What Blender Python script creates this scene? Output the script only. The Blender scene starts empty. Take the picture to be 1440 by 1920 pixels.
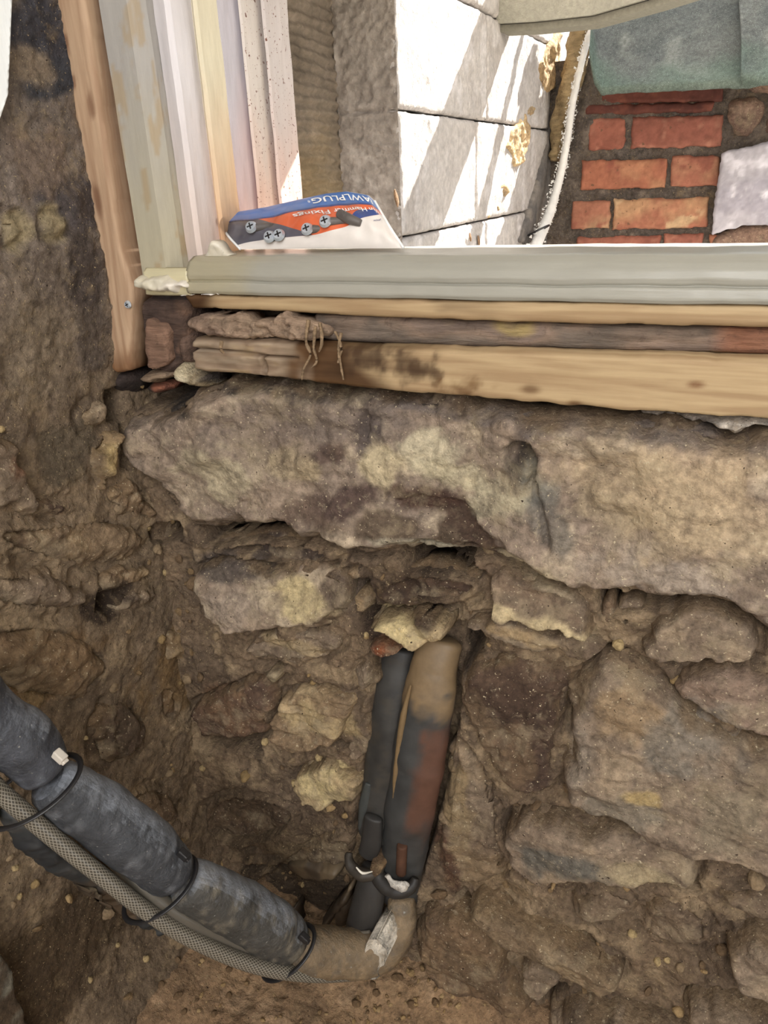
import bpy, bmesh, math, random
import numpy as np
from mathutils import Vector, Matrix

# ------------------------------------------------------------------ camera
F = 1450.0                                   # focal length in pixels of the 1440x1920 frame
vX = np.array([3320, 470, -1450.0]); vX /= np.linalg.norm(vX)
vY = np.array([727, -660, 1450.0]); vY -= vX * (vX @ vY); vY /= np.linalg.norm(vY)
vZ = np.cross(vX, vY)
if vZ[1] > 0: vZ = -vZ
M = np.array([vX, vY, vZ])                   # camera axes -> room axes (X along wall, Y outwards, Z up)

SC = bpy.context.scene
COL = SC.collection
cam = bpy.data.cameras.new('camera')
cam.sensor_fit = 'VERTICAL'; cam.sensor_height = 36.0; cam.lens = 36.0 * F / 1920.0
cam.clip_start = 0.01; cam.clip_end = 100
co = bpy.data.objects.new('camera', cam); COL.objects.link(co)
R3 = Matrix([[M[i, 0], -M[i, 1], -M[i, 2]] for i in range(3)])
co.matrix_world = R3.to_4x4()
SC.camera = co

# ------------------------------------------------------------------ light and exposure
def ray(px, py): return M @ np.array([(px - 720) / F, (py - 960) / F, 1.0])
def U(px, py, axis, val):
    r = ray(px, py); return r * (val / r[axis])
def UD(px, py, depth): return ray(px, py) * depth

XL = -0.47                                   # plane of the outside wall on the left
a_, b_ = U(870, 200, 0, XL), U(780, 465, 0, XL)
d = b_ - a_; d[0] = d[1] * 0.45              # sun direction: follows the shadow of the eaves beam
d /= np.linalg.norm(d)
sun = bpy.data.lights.new('sun', 'SUN'); sun.energy = 21.0; sun.angle = 0.0093; sun.color = (1, .96, .9)
so = bpy.data.objects.new('sun', sun); COL.objects.link(so)
so.rotation_euler = Vector(d).to_track_quat('-Z', 'Y').to_euler()

W = bpy.data.worlds.new('sky'); SC.world = W; W.use_nodes = True
wn = W.node_tree; bg = wn.nodes['Background']
tc = wn.nodes.new('ShaderNodeTexCoord'); sp_ = wn.nodes.new('ShaderNodeSeparateXYZ'); rp = wn.nodes.new('ShaderNodeValToRGB')
wn.links.new(tc.outputs['Generated'], sp_.inputs[0]); wn.links.new(sp_.outputs['Z'], rp.inputs[0])
rp.color_ramp.elements[0].position = 0.0; rp.color_ramp.elements[0].color = (.95, .97, 1, 1)
rp.color_ramp.elements[1].position = 0.9; rp.color_ramp.elements[1].color = (.80, .88, 1, 1)
wn.links.new(rp.outputs[0], bg.inputs[0]); bg.inputs[1].default_value = 1.5

def area(name, loc, target, size, energy, color):
    l = bpy.data.lights.new(name, 'AREA'); l.shape = 'RECTANGLE'; l.size, l.size_y = size; l.energy = energy; l.color = color
    o = bpy.data.objects.new(name, l); COL.objects.link(o); o.location = loc
    o.rotation_euler = (Vector(target) - Vector(loc)).to_track_quat('-Z', 'Y').to_euler()
area('room_window_light', (0.5, -1.8, 0.75), (-0.2, 0.65, -0.35), (1.4, 1.2), 45, (.985, .98, 1))
area('overhead_fill', (0.5, -0.75, 1.2), (-0.35, 0.45, -0.8), (0.9, 0.9), 24, (.93, .97, 1))  # unseen overhead lamp, added to light the pipe tops and floor

SC.view_settings.view_transform = 'Standard'
SC.view_settings.look = 'None'
SC.view_settings.exposure = 0.0
SC.view_settings.gamma = 1.0
SC.view_settings.use_curve_mapping = False

# ------------------------------------------------------------------ noise
rng = np.random.RandomState(7); random.seed(7)
def _h(ix, iy, iz, s):
    n = (ix * 374761393 + iy * 668265263 + iz * 1442695041 + s * 974634777) & 0xffffffff
    n = ((n ^ (n >> 13)) * 1274126177) & 0xffffffff
    n = n ^ (n >> 16)
    return (n & 0xffff) / 65535.0
def vnoise(p, s=0):
    i = np.floor(p).astype(np.int64); f = p - i; f = f * f * f * (f * (f * 6 - 15) + 10)
    r = 0
    for dx in (0, 1):
        wx = f[:, 0] if dx else 1 - f[:, 0]
        for dy in (0, 1):
            wy = f[:, 1] if dy else 1 - f[:, 1]
            for dz in (0, 1):
                wz = f[:, 2] if dz else 1 - f[:, 2]
                r = r + wx * wy * wz * _h(i[:, 0] + dx, i[:, 1] + dy, i[:, 2] + dz, s)
    return r * 2 - 1
def fbm(p, freq, octv=4, s=0, gain=.5):
    r = 0; a = 1; t = 0
    for o in range(octv):
        r = r + a * vnoise(p * freq + 17.3 * o, s + o); t += a; a *= gain; freq = freq * 2.03
    return r / t * 1.6
def ridge(p, freq, octv=4, s=0):
    r = 0; a = 1; t = 0
    for o in range(octv):
        r = r + a * (1 - 2 * np.abs(vnoise(p * freq + 9.1 * o, s + o))); t += a; a *= .5; freq = freq * 2.07
    return r / t
def worley(p2, freq, s=0):
    q = p2 * freq; i = np.floor(q).astype(np.int64); best = np.full(len(q), 9.0)
    z = np.zeros(len(q), np.int64)
    for dx in (-1, 0, 1):
        for dy in (-1, 0, 1):
            cx, cy = i[:, 0] + dx, i[:, 1] + dy
            ox = cx + _h(cx, cy, z, s); oy = cy + _h(cx, cy, z, s + 5)
            best = np.minimum(best, (q[:, 0] - ox) ** 2 + (q[:, 1] - oy) ** 2)
    return np.sqrt(best)
def sm(x, a, b):
    t = np.clip((x - a) / (b - a), 0, 1); return t * t * (3 - 2 * t)
def lin(c):
    c = np.array(c, float) / 255.0
    return np.where(c <= .04045, c / 12.92, ((c + .055) / 1.055) ** 2.4)

# ------------------------------------------------------------------ materials
def nodes(m): return m.node_tree.nodes, m.node_tree.links
def mat(name, col=None, rough=.9, attr=False, var=.35, vscale=60, bump=.4, bscale=160, bdist=.002, spec=.25,
        stretch=(1, 1, 1), speck=None, metal=0.0, trans=0.0, kcol=1.0, gen=False):
    m = bpy.data.materials.new(name); m.use_nodes = True
    N, L = nodes(m); b = N['Principled BSDF']
    b.inputs['Roughness'].default_value = rough; b.inputs['Specular IOR Level'].default_value = spec
    b.inputs['Metallic'].default_value = metal; b.inputs['Transmission Weight'].default_value = trans
    t = N.new('ShaderNodeTexCoord'); mp = N.new('ShaderNodeMapping'); mp.inputs['Scale'].default_value = stretch
    L.new(t.outputs['Object'], mp.inputs[0])
    n1 = N.new('ShaderNodeTexNoise'); n1.inputs['Scale'].default_value = vscale; n1.inputs['Detail'].default_value = 9
    n1.inputs['Roughness'].default_value = .68
    L.new(mp.outputs[0], n1.inputs['Vector'])
    r = N.new('ShaderNodeMapRange'); r.inputs[1].default_value = .28; r.inputs[2].default_value = .72
    r.inputs[3].default_value = (1 - var) * kcol; r.inputs[4].default_value = (1 + var) * kcol
    L.new(n1.outputs[0], r.inputs[0])
    mx = N.new('ShaderNodeVectorMath'); mx.operation = 'SCALE'
    if attr:
        a = N.new('ShaderNodeAttribute'); a.attribute_name = 'col'; L.new(a.outputs['Vector'], mx.inputs[0])
    else:
        mx.inputs[0].default_value = tuple(lin(col))
    L.new(r.outputs[0], mx.inputs['Scale'])
    out = mx.outputs[0]
    if speck:
        for (sc, lo, hi, sc_col, *mo) in speck:
            n3 = N.new('ShaderNodeTexNoise'); n3.inputs['Scale'].default_value = sc; n3.inputs['Detail'].default_value = 12 if mo else 3
            if mo: n3.inputs['Roughness'].default_value = .72; n3.inputs['Distortion'].default_value = .3
            L.new(t.outputs['Object'], n3.inputs['Vector'])
            r3 = N.new('ShaderNodeMapRange'); r3.inputs[1].default_value = lo; r3.inputs[2].default_value = hi; r3.inputs[4].default_value = mo[0] if mo else 1
            L.new(n3.outputs[0], r3.inputs[0])
            m3 = N.new('ShaderNodeMix'); m3.data_type = 'RGBA'
            L.new(r3.outputs[0], m3.inputs['Factor']); L.new(out, m3.inputs['A']); m3.inputs['B'].default_value = (*lin(sc_col), 1)
            out = m3.outputs['Result']
    L.new(out, b.inputs['Base Color'])
    n2 = N.new('ShaderNodeTexNoise'); n2.inputs['Scale'].default_value = bscale; n2.inputs['Detail'].default_value = 8
    n2.inputs['Roughness'].default_value = .65
    L.new(mp.outputs[0], n2.inputs['Vector'])
    bp = N.new('ShaderNodeBump'); bp.inputs['Strength'].default_value = bump; bp.inputs['Distance'].default_value = bdist
    L.new(n2.outputs[0], bp.inputs['Height']); L.new(bp.outputs[0], b.inputs['Normal'])
    return m

def wood(name, c1, c2, axis, scale=1.0, rough=.65):
    m = bpy.data.materials.new(name); m.use_nodes = True
    N, L = nodes(m); b = N['Principled BSDF']; b.inputs['Roughness'].default_value = rough; b.inputs['Specular IOR Level'].default_value = .25
    t = N.new('ShaderNodeTexCoord'); mp = N.new('ShaderNodeMapping')
    s = [1, 1, 1]; s[axis] = .06; mp.inputs['Scale'].default_value = s
    L.new(t.outputs['Object'], mp.inputs[0])
    n = N.new('ShaderNodeTexNoise'); n.inputs['Scale'].default_value = 34 * scale; n.inputs['Detail'].default_value = 2; n.inputs['Distortion'].default_value = .5
    L.new(mp.outputs[0], n.inputs['Vector'])
    w = N.new('ShaderNodeMath'); w.operation = 'MULTIPLY'; w.inputs[1].default_value = 34; L.new(n.outputs[0], w.inputs[0])
    sn = N.new('ShaderNodeMath'); sn.operation = 'SINE'; L.new(w.outputs[0], sn.inputs[0])
    f = N.new('ShaderNodeTexNoise'); f.inputs['Scale'].default_value = 260 * scale; f.inputs['Detail'].default_value = 5
    L.new(mp.outputs[0], f.inputs['Vector'])
    ad = N.new('ShaderNodeMath'); ad.operation = 'MULTIPLY_ADD'; ad.inputs[1].default_value = .22; L.new(sn.outputs[0], ad.inputs[0]); L.new(f.outputs[0], ad.inputs[2])
    r = N.new('ShaderNodeValToRGB'); r.color_ramp.elements[0].position = .25; r.color_ramp.elements[1].position = .8
    r.color_ramp.elements[0].color = (*lin(c2), 1); r.color_ramp.elements[1].color = (*lin(c1), 1)
    L.new(ad.outputs[0], r.inputs[0])
    a = N.new('ShaderNodeAttribute'); a.attribute_name = 'col'
    mu = N.new('ShaderNodeVectorMath'); mu.operation = 'MULTIPLY'; L.new(r.outputs[0], mu.inputs[0]); L.new(a.outputs['Vector'], mu.inputs[1])
    L.new(mu.outputs[0], b.inputs['Base Color'])
    bp = N.new('ShaderNodeBump'); bp.inputs['Strength'].default_value = .25; bp.inputs['Distance'].default_value = .001
    L.new(ad.outputs[0], bp.inputs['Height']); L.new(bp.outputs[0], b.inputs['Normal'])
    return m

M_STONE = mat('rubble_stone', attr=True, var=.5, vscale=130, bump=.9, bscale=150, bdist=.005,
              speck=[(17, .50, .68, (84, 70, 62), .62), (14, .52, .70, (186, 168, 136), .55), (60, .56, .70, (70, 57, 49), .55), (75, .58, .70, (196, 180, 150), .5),(330, .66, .72, (196, 180, 150)), (260, .68, .75, (52, 40, 32))])
M_EARTH = mat('earth_mortar', attr=True, var=.5, vscale=150, bump=1.0, bscale=190, bdist=.005,
              speck=[(22, .52, .68, (74, 60, 48), .6), (30, .55, .70, (156, 134, 102), .5), (95, .56, .68, (58, 47, 38), .55), (110, .58, .70, (168, 148, 114), .5),(420, .66, .71, (178, 158, 122)), (300, .67, .74, (44, 34, 26))])
M_CHIP = mat('loose_stone', attr=True, var=.3, vscale=2.2, bump=.4, bscale=4, bdist=.08)
M_BRICK = mat('red_brick', attr=True, var=.22, vscale=45, bump=.5, bscale=160, bdist=.002, rough=.85,
              speck=[(120, .66, .74, (110, 80, 62))])
M_RENDER = mat('white_roughcast', attr=True, var=.18, vscale=120, bump=.9, bscale=150, bdist=.004)
M_FELT = mat('mineral_felt', attr=True, var=.4, vscale=160, bump=.7, bscale=420, bdist=.002, rough=.75, speck=[(900, .62, .7, (160, 172, 166))])
M_PAINT = mat('old_white_paint', attr=True, var=.07, vscale=45, bump=.25, bscale=70, bdist=.0015, rough=.38, spec=.4, stretch=(3, 3, .35))
M_PAINTSP = mat('mould_specked_paint', attr=True, var=.07, vscale=45, bump=.25, bscale=70, bdist=.0015, rough=.38, spec=.4, stretch=(3, 3, .35), speck=[(200, .655, .69, (104, 66, 52)), (420, .66, .70, (120, 82, 64))])
M_SILLP = mat('sill_paint', attr=True, var=.06, vscale=30, bump=.2, bscale=60, bdist=.0015, rough=.32, spec=.45, stretch=(.4, 3, 3))
M_PINE = wood('bare_pine', (176, 152, 116), (152, 126, 94), 0)
M_PINEV = wood('bare_pine_upright', (178, 150, 122), (156, 126, 100), 2)
M_ROT = mat('rotten_wood', attr=True, var=.5, vscale=130, bump=1.0, bscale=200, bdist=.005, stretch=(.14, 1, 1), speck=[(70, .55, .68, (66, 52, 44), .6)])
M_FOAM = mat('black_pipe_lagging', attr=True, var=.3, vscale=120, bump=.8, bscale=240, bdist=.003, rough=.5, spec=.5,
             speck=[(300, .68, .76, (150, 148, 140))])
def paint_top_light(m, colr, lo, hi, amt):           # pale window highlight painted onto faces that look upwards
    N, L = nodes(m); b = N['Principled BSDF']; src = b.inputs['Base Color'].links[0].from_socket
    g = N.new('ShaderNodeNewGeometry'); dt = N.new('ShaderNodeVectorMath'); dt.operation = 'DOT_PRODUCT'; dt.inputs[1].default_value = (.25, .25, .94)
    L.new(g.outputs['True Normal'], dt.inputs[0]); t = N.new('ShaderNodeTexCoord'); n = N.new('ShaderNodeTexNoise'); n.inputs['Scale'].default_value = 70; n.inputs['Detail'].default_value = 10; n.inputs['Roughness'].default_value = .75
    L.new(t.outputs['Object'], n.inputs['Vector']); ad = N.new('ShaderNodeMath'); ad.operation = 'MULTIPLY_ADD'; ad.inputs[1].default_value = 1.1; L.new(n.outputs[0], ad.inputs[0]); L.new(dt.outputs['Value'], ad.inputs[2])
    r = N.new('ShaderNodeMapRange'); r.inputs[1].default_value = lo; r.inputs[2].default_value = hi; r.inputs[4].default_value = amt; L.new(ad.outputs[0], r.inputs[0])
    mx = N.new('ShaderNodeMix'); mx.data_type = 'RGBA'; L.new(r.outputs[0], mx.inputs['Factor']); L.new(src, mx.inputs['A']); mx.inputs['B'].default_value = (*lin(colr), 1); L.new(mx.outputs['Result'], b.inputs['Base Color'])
M_ELBOW = M_FOAM.copy(); M_ELBOW.name = 'dusty_elbow_lagging'
paint_top_light(M_FOAM, (168, 174, 184), 1.05, 1.7, .78)
M_RUBBER = mat('dark_rubber', attr=True, var=.2, vscale=50, bump=.25, bscale=120, bdist=.001, rough=.55, spec=.4)
M_TIE = mat('black_nylon', (34, 33, 34), rough=.35, var=.1, bump=.1, spec=.5)
M_TIEW = mat('dusty_white_nylon', (196, 188, 176), rough=.5, var=.1, bump=.1)
M_STEEL = mat('zinc_steel', (206, 214, 222), rough=.3, metal=.55, var=.1, bump=.1)
M_COPPER = mat('tarnished_copper', (84, 58, 44), rough=.7, metal=.1, var=.3, bump=.3)
M_SHEET = mat('grey_white_sheet', attr=True, var=.08, vscale=30, bump=.35, bscale=40, bdist=.004, rough=.6)
M_CABLE = mat('white_cable', (228, 226, 222), rough=.5, var=.1, bump=.2)
M_POLY = {k: mat('poly_' + k, c, rough=.28, var=.05, bump=.15, bscale=90, bdist=.001, spec=.5)
          for k, c in dict(blue=(70, 112, 176), orange=(214, 104, 66), white=(222, 214, 206), grey=(92, 90, 98), text=(240, 240, 238), ink=(70, 70, 120), navy=(58, 76, 132)).items()}
M_NYLON = mat('grey_nylon_plug', (96, 90, 86), rough=.4, var=.1, bump=.1)

def hose_mat(name, braid):
    m = bpy.data.materials.new(name); m.use_nodes = True
    N, L = nodes(m); b = N['Principled BSDF']; b.inputs['Roughness'].default_value = .25; b.inputs['Specular IOR Level'].default_value = .5
    if not braid:
        b.inputs['Base Color'].default_value = (*lin((104, 98, 88)), 1); b.inputs['Transmission Weight'].default_value = .25
        return m
    t = N.new('ShaderNodeTexCoord'); s = N.new('ShaderNodeSeparateXYZ'); L.new(t.outputs['UV'], s.inputs[0])
    def strand(sign):
        u = N.new('ShaderNodeMath'); u.operation = 'MULTIPLY'; u.inputs[1].default_value = 16 * sign; L.new(s.outputs[0], u.inputs[0])
        v = N.new('ShaderNodeMath'); v.operation = 'MULTIPLY_ADD'; v.inputs[1].default_value = 165; L.new(s.outputs[1], v.inputs[0]); L.new(u.outputs[0], v.inputs[2])
        fr = N.new('ShaderNodeMath'); fr.operation = 'FRACT'; L.new(v.outputs[0], fr.inputs[0])
        lt = N.new('ShaderNodeMath'); lt.operation = 'LESS_THAN'; lt.inputs[1].default_value = .27; L.new(fr.outputs[0], lt.inputs[0])
        return lt
    mx = N.new('ShaderNodeMath'); mx.operation = 'MAXIMUM'; L.new(strand(1).outputs[0], mx.inputs[0]); L.new(strand(-1).outputs[0], mx.inputs[1])
    c = N.new('ShaderNodeMix'); c.data_type = 'RGBA'; L.new(mx.outputs[0], c.inputs['Factor'])
    c.inputs['A'].default_value = (*lin((74, 69, 60)), 1); c.inputs['B'].default_value = (*lin((138, 132, 120)), 1)
    L.new(c.outputs['Result'], b.inputs['Base Color'])
    bp = N.new('ShaderNodeBump'); bp.inputs['Strength'].default_value = .4; bp.inputs['Distance'].default_value = .001
    L.new(mx.outputs[0], bp.inputs['Height']); L.new(bp.outputs[0], b.inputs['Normal'])
    return m
M_BRAID = hose_mat('braided_hose', True); M_CLEAR = hose_mat('clear_hose', False)
def film_mat():
    m = bpy.data.materials.new('clear_film'); m.use_nodes = True
    N, L = nodes(m); N.remove(N['Principled BSDF']); o = N['Material Output']
    tr = N.new('ShaderNodeBsdfTransparent'); gl = N.new('ShaderNodeBsdfGlossy'); gl.inputs['Roughness'].default_value = .12
    mi = N.new('ShaderNodeMixShader'); fr = N.new('ShaderNodeFresnel'); fr.inputs[0].default_value = 1.45
    L.new(fr.outputs[0], mi.inputs[0]); L.new(tr.outputs[0], mi.inputs[1]); L.new(gl.outputs[0], mi.inputs[2]); L.new(mi.outputs[0], o.inputs[0])
    return m
M_FILM = film_mat()

# ------------------------------------------------------------------ object helpers
def empty(name, loc, label=None, cat=None, group=None, kind=None):
    o = bpy.data.objects.new(name, None); COL.objects.link(o); o.location = loc; o.empty_display_size = .02
    return tag(o, label, cat, group, kind)
def tag(o, label=None, cat=None, group=None, kind=None):
    if label: o['label'] = label
    if cat: o['category'] = cat
    if group: o['group'] = group
    if kind: o['kind'] = kind
    return o
def link(name, me, m, parent=None, centre=None):
    if centre is None:
        n = len(me.vertices); a = np.empty(n * 3); me.vertices.foreach_get('co', a); a = a.reshape(-1, 3)
        centre = (a.min(0) + a.max(0)) / 2
        a -= centre; me.vertices.foreach_set('co', a.ravel()); me.update()
    o = bpy.data.objects.new(name, me); COL.objects.link(o)
    me.materials.clear(); me.materials.append(m)
    c = Vector(centre)
    if parent:
        o.parent = parent; p = parent; off = Vector((0, 0, 0))
        while p: off += p.location; p = p.parent
        o.location = c - off
    else: o.location = c
    return o
def mesh_np(name, V, Fq, Ft=None, col=None, smooth=True, uv=None):
    me = bpy.data.meshes.new(name)
    faces = [tuple(f) for f in np.asarray(Fq).tolist()] if len(Fq) else []
    if Ft is not None and len(Ft): faces += [tuple(f) for f in np.asarray(Ft).tolist()]
    me.from_pydata(np.asarray(V, float).tolist(), [], faces)
    if smooth: me.polygons.foreach_set('use_smooth', np.ones(len(me.polygons), bool))
    if col is not None:
        at = me.attributes.new('col', 'FLOAT_COLOR', 'POINT')
        c = np.ones((len(V), 4), np.float32); c[:, :3] = np.clip(col, 0.0, 1); at.data.foreach_set('color', c.ravel())
    if uv is not None:
        l = me.uv_layers.new(name='UVMap'); vi = np.empty(len(me.loops), np.int32); me.loops.foreach_get('vertex_index', vi)
        l.data.foreach_set('uv', np.asarray(uv, np.float32)[vi].ravel())
    me.update(); return me

# planes: axis, value, outward sign, the two in-plane axes
FRONT = (1, .65, -1, (0, 2)); LEFT = (0, -.62, 1, (1, 2)); FLOOR = (2, -1.013, 1, (0, 1))
OUTL = (0, XL, 1, (1, 2)); BACK = (1, 1.95, -1, (0, 2))
def to2(px, plane):
    p = U(px[0], px[1], plane[0], plane[1]); return np.array([p[plane[3][0]], p[plane[3][1]]])
def to3(p2, h, plane):
    V = np.zeros((len(p2), 3)); V[:, plane[3][0]] = p2[:, 0]; V[:, plane[3][1]] = p2[:, 1]; V[:, plane[0]] = plane[1] + plane[2] * h
    return V
def chaikin(P, n):
    P = np.array(P, float)
    for _ in range(n):
        Q = np.roll(P, -1, 0); P = np.stack([.78 * P + .22 * Q, .22 * P + .78 * Q], 1).reshape(-1, 2)
    return P
def sdf(p, P):
    d2 = np.full(len(p), 1e9); ins = np.zeros(len(p), bool); n = len(P)
    for i in range(n):
        a, b = P[i], P[(i + 1) % n]; e = b - a; w = p - a
        t = np.clip((w @ e) / max(e @ e, 1e-12), 0, 1); q = w - t[:, None] * e
        d2 = np.minimum(d2, (q ** 2).sum(1))
        c = (a[1] > p[:, 1]) != (b[1] > p[:, 1])
        if abs(e[1]) > 1e-12: ins ^= c & (p[:, 0] < e[0] * (p[:, 1] - a[1]) / e[1] + a[0])
    return np.where(ins, 1, -1) * np.sqrt(d2)

STAINS_SHADES = []      # (plane, centre2, (rx, rz), angle, colour, strength, seed)
def stain_shade(plane, cx, cy, rx, ry, ang, colour, strength=.9):
    c = to2((cx, cy), plane); ex = to2((cx + rx, cy), plane) - c; ey = to2((cx, cy + ry), plane) - c
    STAINS_SHADES.append((plane, c, (np.linalg.norm(ex), np.linalg.norm(ey)), math.radians(ang), lin(colour), min(1.0, strength * 1.25), len(STAINS_SHADES) * 3 + 1))
def apply_stains_shades(C, V, p2, plane):
    for (pl, c, r, a, colr, st, sd) in STAINS_SHADES:
        if pl is not plane: continue
        q = p2 - c; ca, sa = math.cos(a), math.sin(a)
        u = (q[:, 0] * ca + q[:, 1] * sa) / r[0]; v = (-q[:, 0] * sa + q[:, 1] * ca) / r[1]
        near = (np.abs(u) < 2.2) & (np.abs(v) < 2.2)
        if not near.any(): continue
        k = np.sqrt(u[near] ** 2 + v[near] ** 2) + .55 * fbm(V[near], 38, 4, sd)
        w = st * (1 - sm(k, .6, 1.15))
        C[near] = C[near] * (1 - w[:, None]) + colr * w[:, None]
    return C

def colours(V, p2, plane, c1, c2, c3, seed, fr=14, stains=True):
    c1, c2, c3 = lin(c1), lin(c2), lin(c3)
    n = fbm(V, fr, 5, seed); m = fbm(V, fr * 2.3, 5, seed + 40)
    w = sm(n, -.35, .5)[:, None]; C = c1 * (1 - w) + c2 * w
    w = sm(m, .18, .7)[:, None]; C = C * (1 - w) + c3 * w
    C *= (1 + .16 * fbm(V, 120, 3, seed + 80))[:, None]
    C *= np.array([1.0, .985, 1.07])
    if stains:
        C = apply_stains_shades(C, V, p2, plane)
        g = (C @ np.array([.3, .59, .11]))[:, None] * np.array([1.03, 1.0, .96]); C = C * .88 + g * .12
    return C

ALLPOLY = {id(FRONT): [], id(LEFT): []}
def patch(name, poly, plane, parent, m, cols, seed=0, sp=.0023, proud=.0, rim=.012, edge=-.016, amp=.003, fr=26, big=.006,
          jitter=.0035, round_=2, tilt=(0, 0), strata=0, px=True, reg=False, post=None, dirt=None, back=.03, gap=1.0, facet=.012):
    P = np.array([to2(q, plane) for q in poly]) if px else np.array(poly, float)
    P = chaikin(P, round_) if round_ else P
    lo, hi = P.min(0) - 2 * sp, P.max(0) + 2 * sp
    nx, ny = max(4, int((hi[0] - lo[0]) / sp) + 1), max(4, int((hi[1] - lo[1]) / sp) + 1)
    gx, gy = np.linspace(lo[0], hi[0], nx), np.linspace(lo[1], hi[1], ny)
    G = np.stack(np.meshgrid(gx, gy, indexing='ij'), -1)
    p = G.reshape(-1, 2); s = sdf(p, P)
    p3 = to3(p, np.zeros(len(p)), plane)
    if jitter: s = s + jitter * (fbm(p3, 60, 3, seed + 3) + (.9 * fbm(p3, 22, 2, seed + 4) if reg else 0)) - jitter * .3
    S = s.reshape(nx, ny)
    gxv, gyv = np.gradient(S, gx[1] - gx[0], gy[1] - gy[0]); g = np.stack([gxv.ravel(), gyv.ravel()], 1)
    g /= np.maximum((g ** 2).sum(1, keepdims=True), .2)
    keep = s > -sp * .8
    out = keep & (s < 0); p[out] -= g[out] * s[out][:, None]; s = np.maximum(s, 0)
    t = np.clip(s / rim, 0, 1); prof = 1 - (1 - t) ** 1.7
    c0 = P.mean(0)
    h = proud + tilt[0] * (p[:, 0] - c0[0]) + tilt[1] * (p[:, 1] - c0[1]) + big * fbm(p3, fr * .3, 2, seed + 11) + amp * fbm(p3, fr, 5, seed) \
        + amp * .5 * ridge(p3, fr * 1.7, 4, seed + 5)
    if reg:                                   # broken, craggy face: facets and ledges
        h += facet * np.abs(fbm(p3 * np.array([1, 1, 1.5]), 13, 2, seed + 13)) - .0022 * sm(ridge(p3, 26, 4, seed + 14), .35, .8) + .0014 * fbm(p3, 110, 3, seed + 15)
    if strata:
        q = p3.copy(); q[:, 2] *= 6; h += strata * fbm(q, 22, 4, seed + 9)
    h = h * (.35 + .65 * prof) + edge * (1 - prof)
    if post is not None: h = post(p, h, s)
    idx = -np.ones(len(p), int); idx[keep] = np.arange(keep.sum())
    I = idx.reshape(nx, ny)
    q = np.stack([I[:-1, :-1], I[1:, :-1], I[1:, 1:], I[:-1, 1:]], -1).reshape(-1, 4)
    t3 = q[(q >= 0).sum(1) == 3]; q = q[(q >= 0).all(1)]
    if len(q) == 0: return None
    t3 = np.array([[v for v in row if v >= 0] for row in t3.tolist()], int).reshape(-1, 3)
    V = to3(p[keep], h[keep], plane); p2 = p[keep]
    C = cols(V, p2, t[keep]) if callable(cols) else colours(V, p2, plane, *cols, seed)
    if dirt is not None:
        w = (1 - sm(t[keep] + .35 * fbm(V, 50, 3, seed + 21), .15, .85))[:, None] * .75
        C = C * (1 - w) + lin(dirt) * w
    # skirt and back
    E = np.concatenate([q[:, [0, 1]], q[:, [1, 2]], q[:, [2, 3]], q[:, [3, 0]], t3[:, [0, 1]], t3[:, [1, 2]], t3[:, [2, 0]]]); key = np.sort(E, 1)
    _, inv, cnt = np.unique(key[:, 0] * 10000000 + key[:, 1], return_inverse=True, return_counts=True)
    be = E[cnt[inv] == 1]; bv = np.unique(be); mp = {v: len(V) + i for i, v in enumerate(bv)}
    hb = min(edge, float(h[keep].min())) - back
    Vb = to3(p2[bv], np.full(len(bv), hb), plane); n0 = len(V) + len(bv)
    Vc = to3(p2[bv].mean(0, keepdims=True), np.array([hb]), plane)
    sk = np.array([[b, a, mp[a], mp[b]] for a, b in be.tolist()]); fan = np.array([[mp[b], mp[a], n0] for a, b in be.tolist()])
    flip = (plane[0] == 1) == (plane[2] > 0)         # right-handedness of the two in-plane axes
    fan = np.vstack([fan, t3])
    if flip: q, sk, fan = q[:, ::-1], sk[:, ::-1], fan[:, ::-1]
    V = np.vstack([V, Vb, Vc]); C = np.vstack([C, C[bv], C[:1]])
    me = mesh_np(name, V, np.vstack([q, sk]), fan, C)
    return link(name, me, m, parent)

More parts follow.
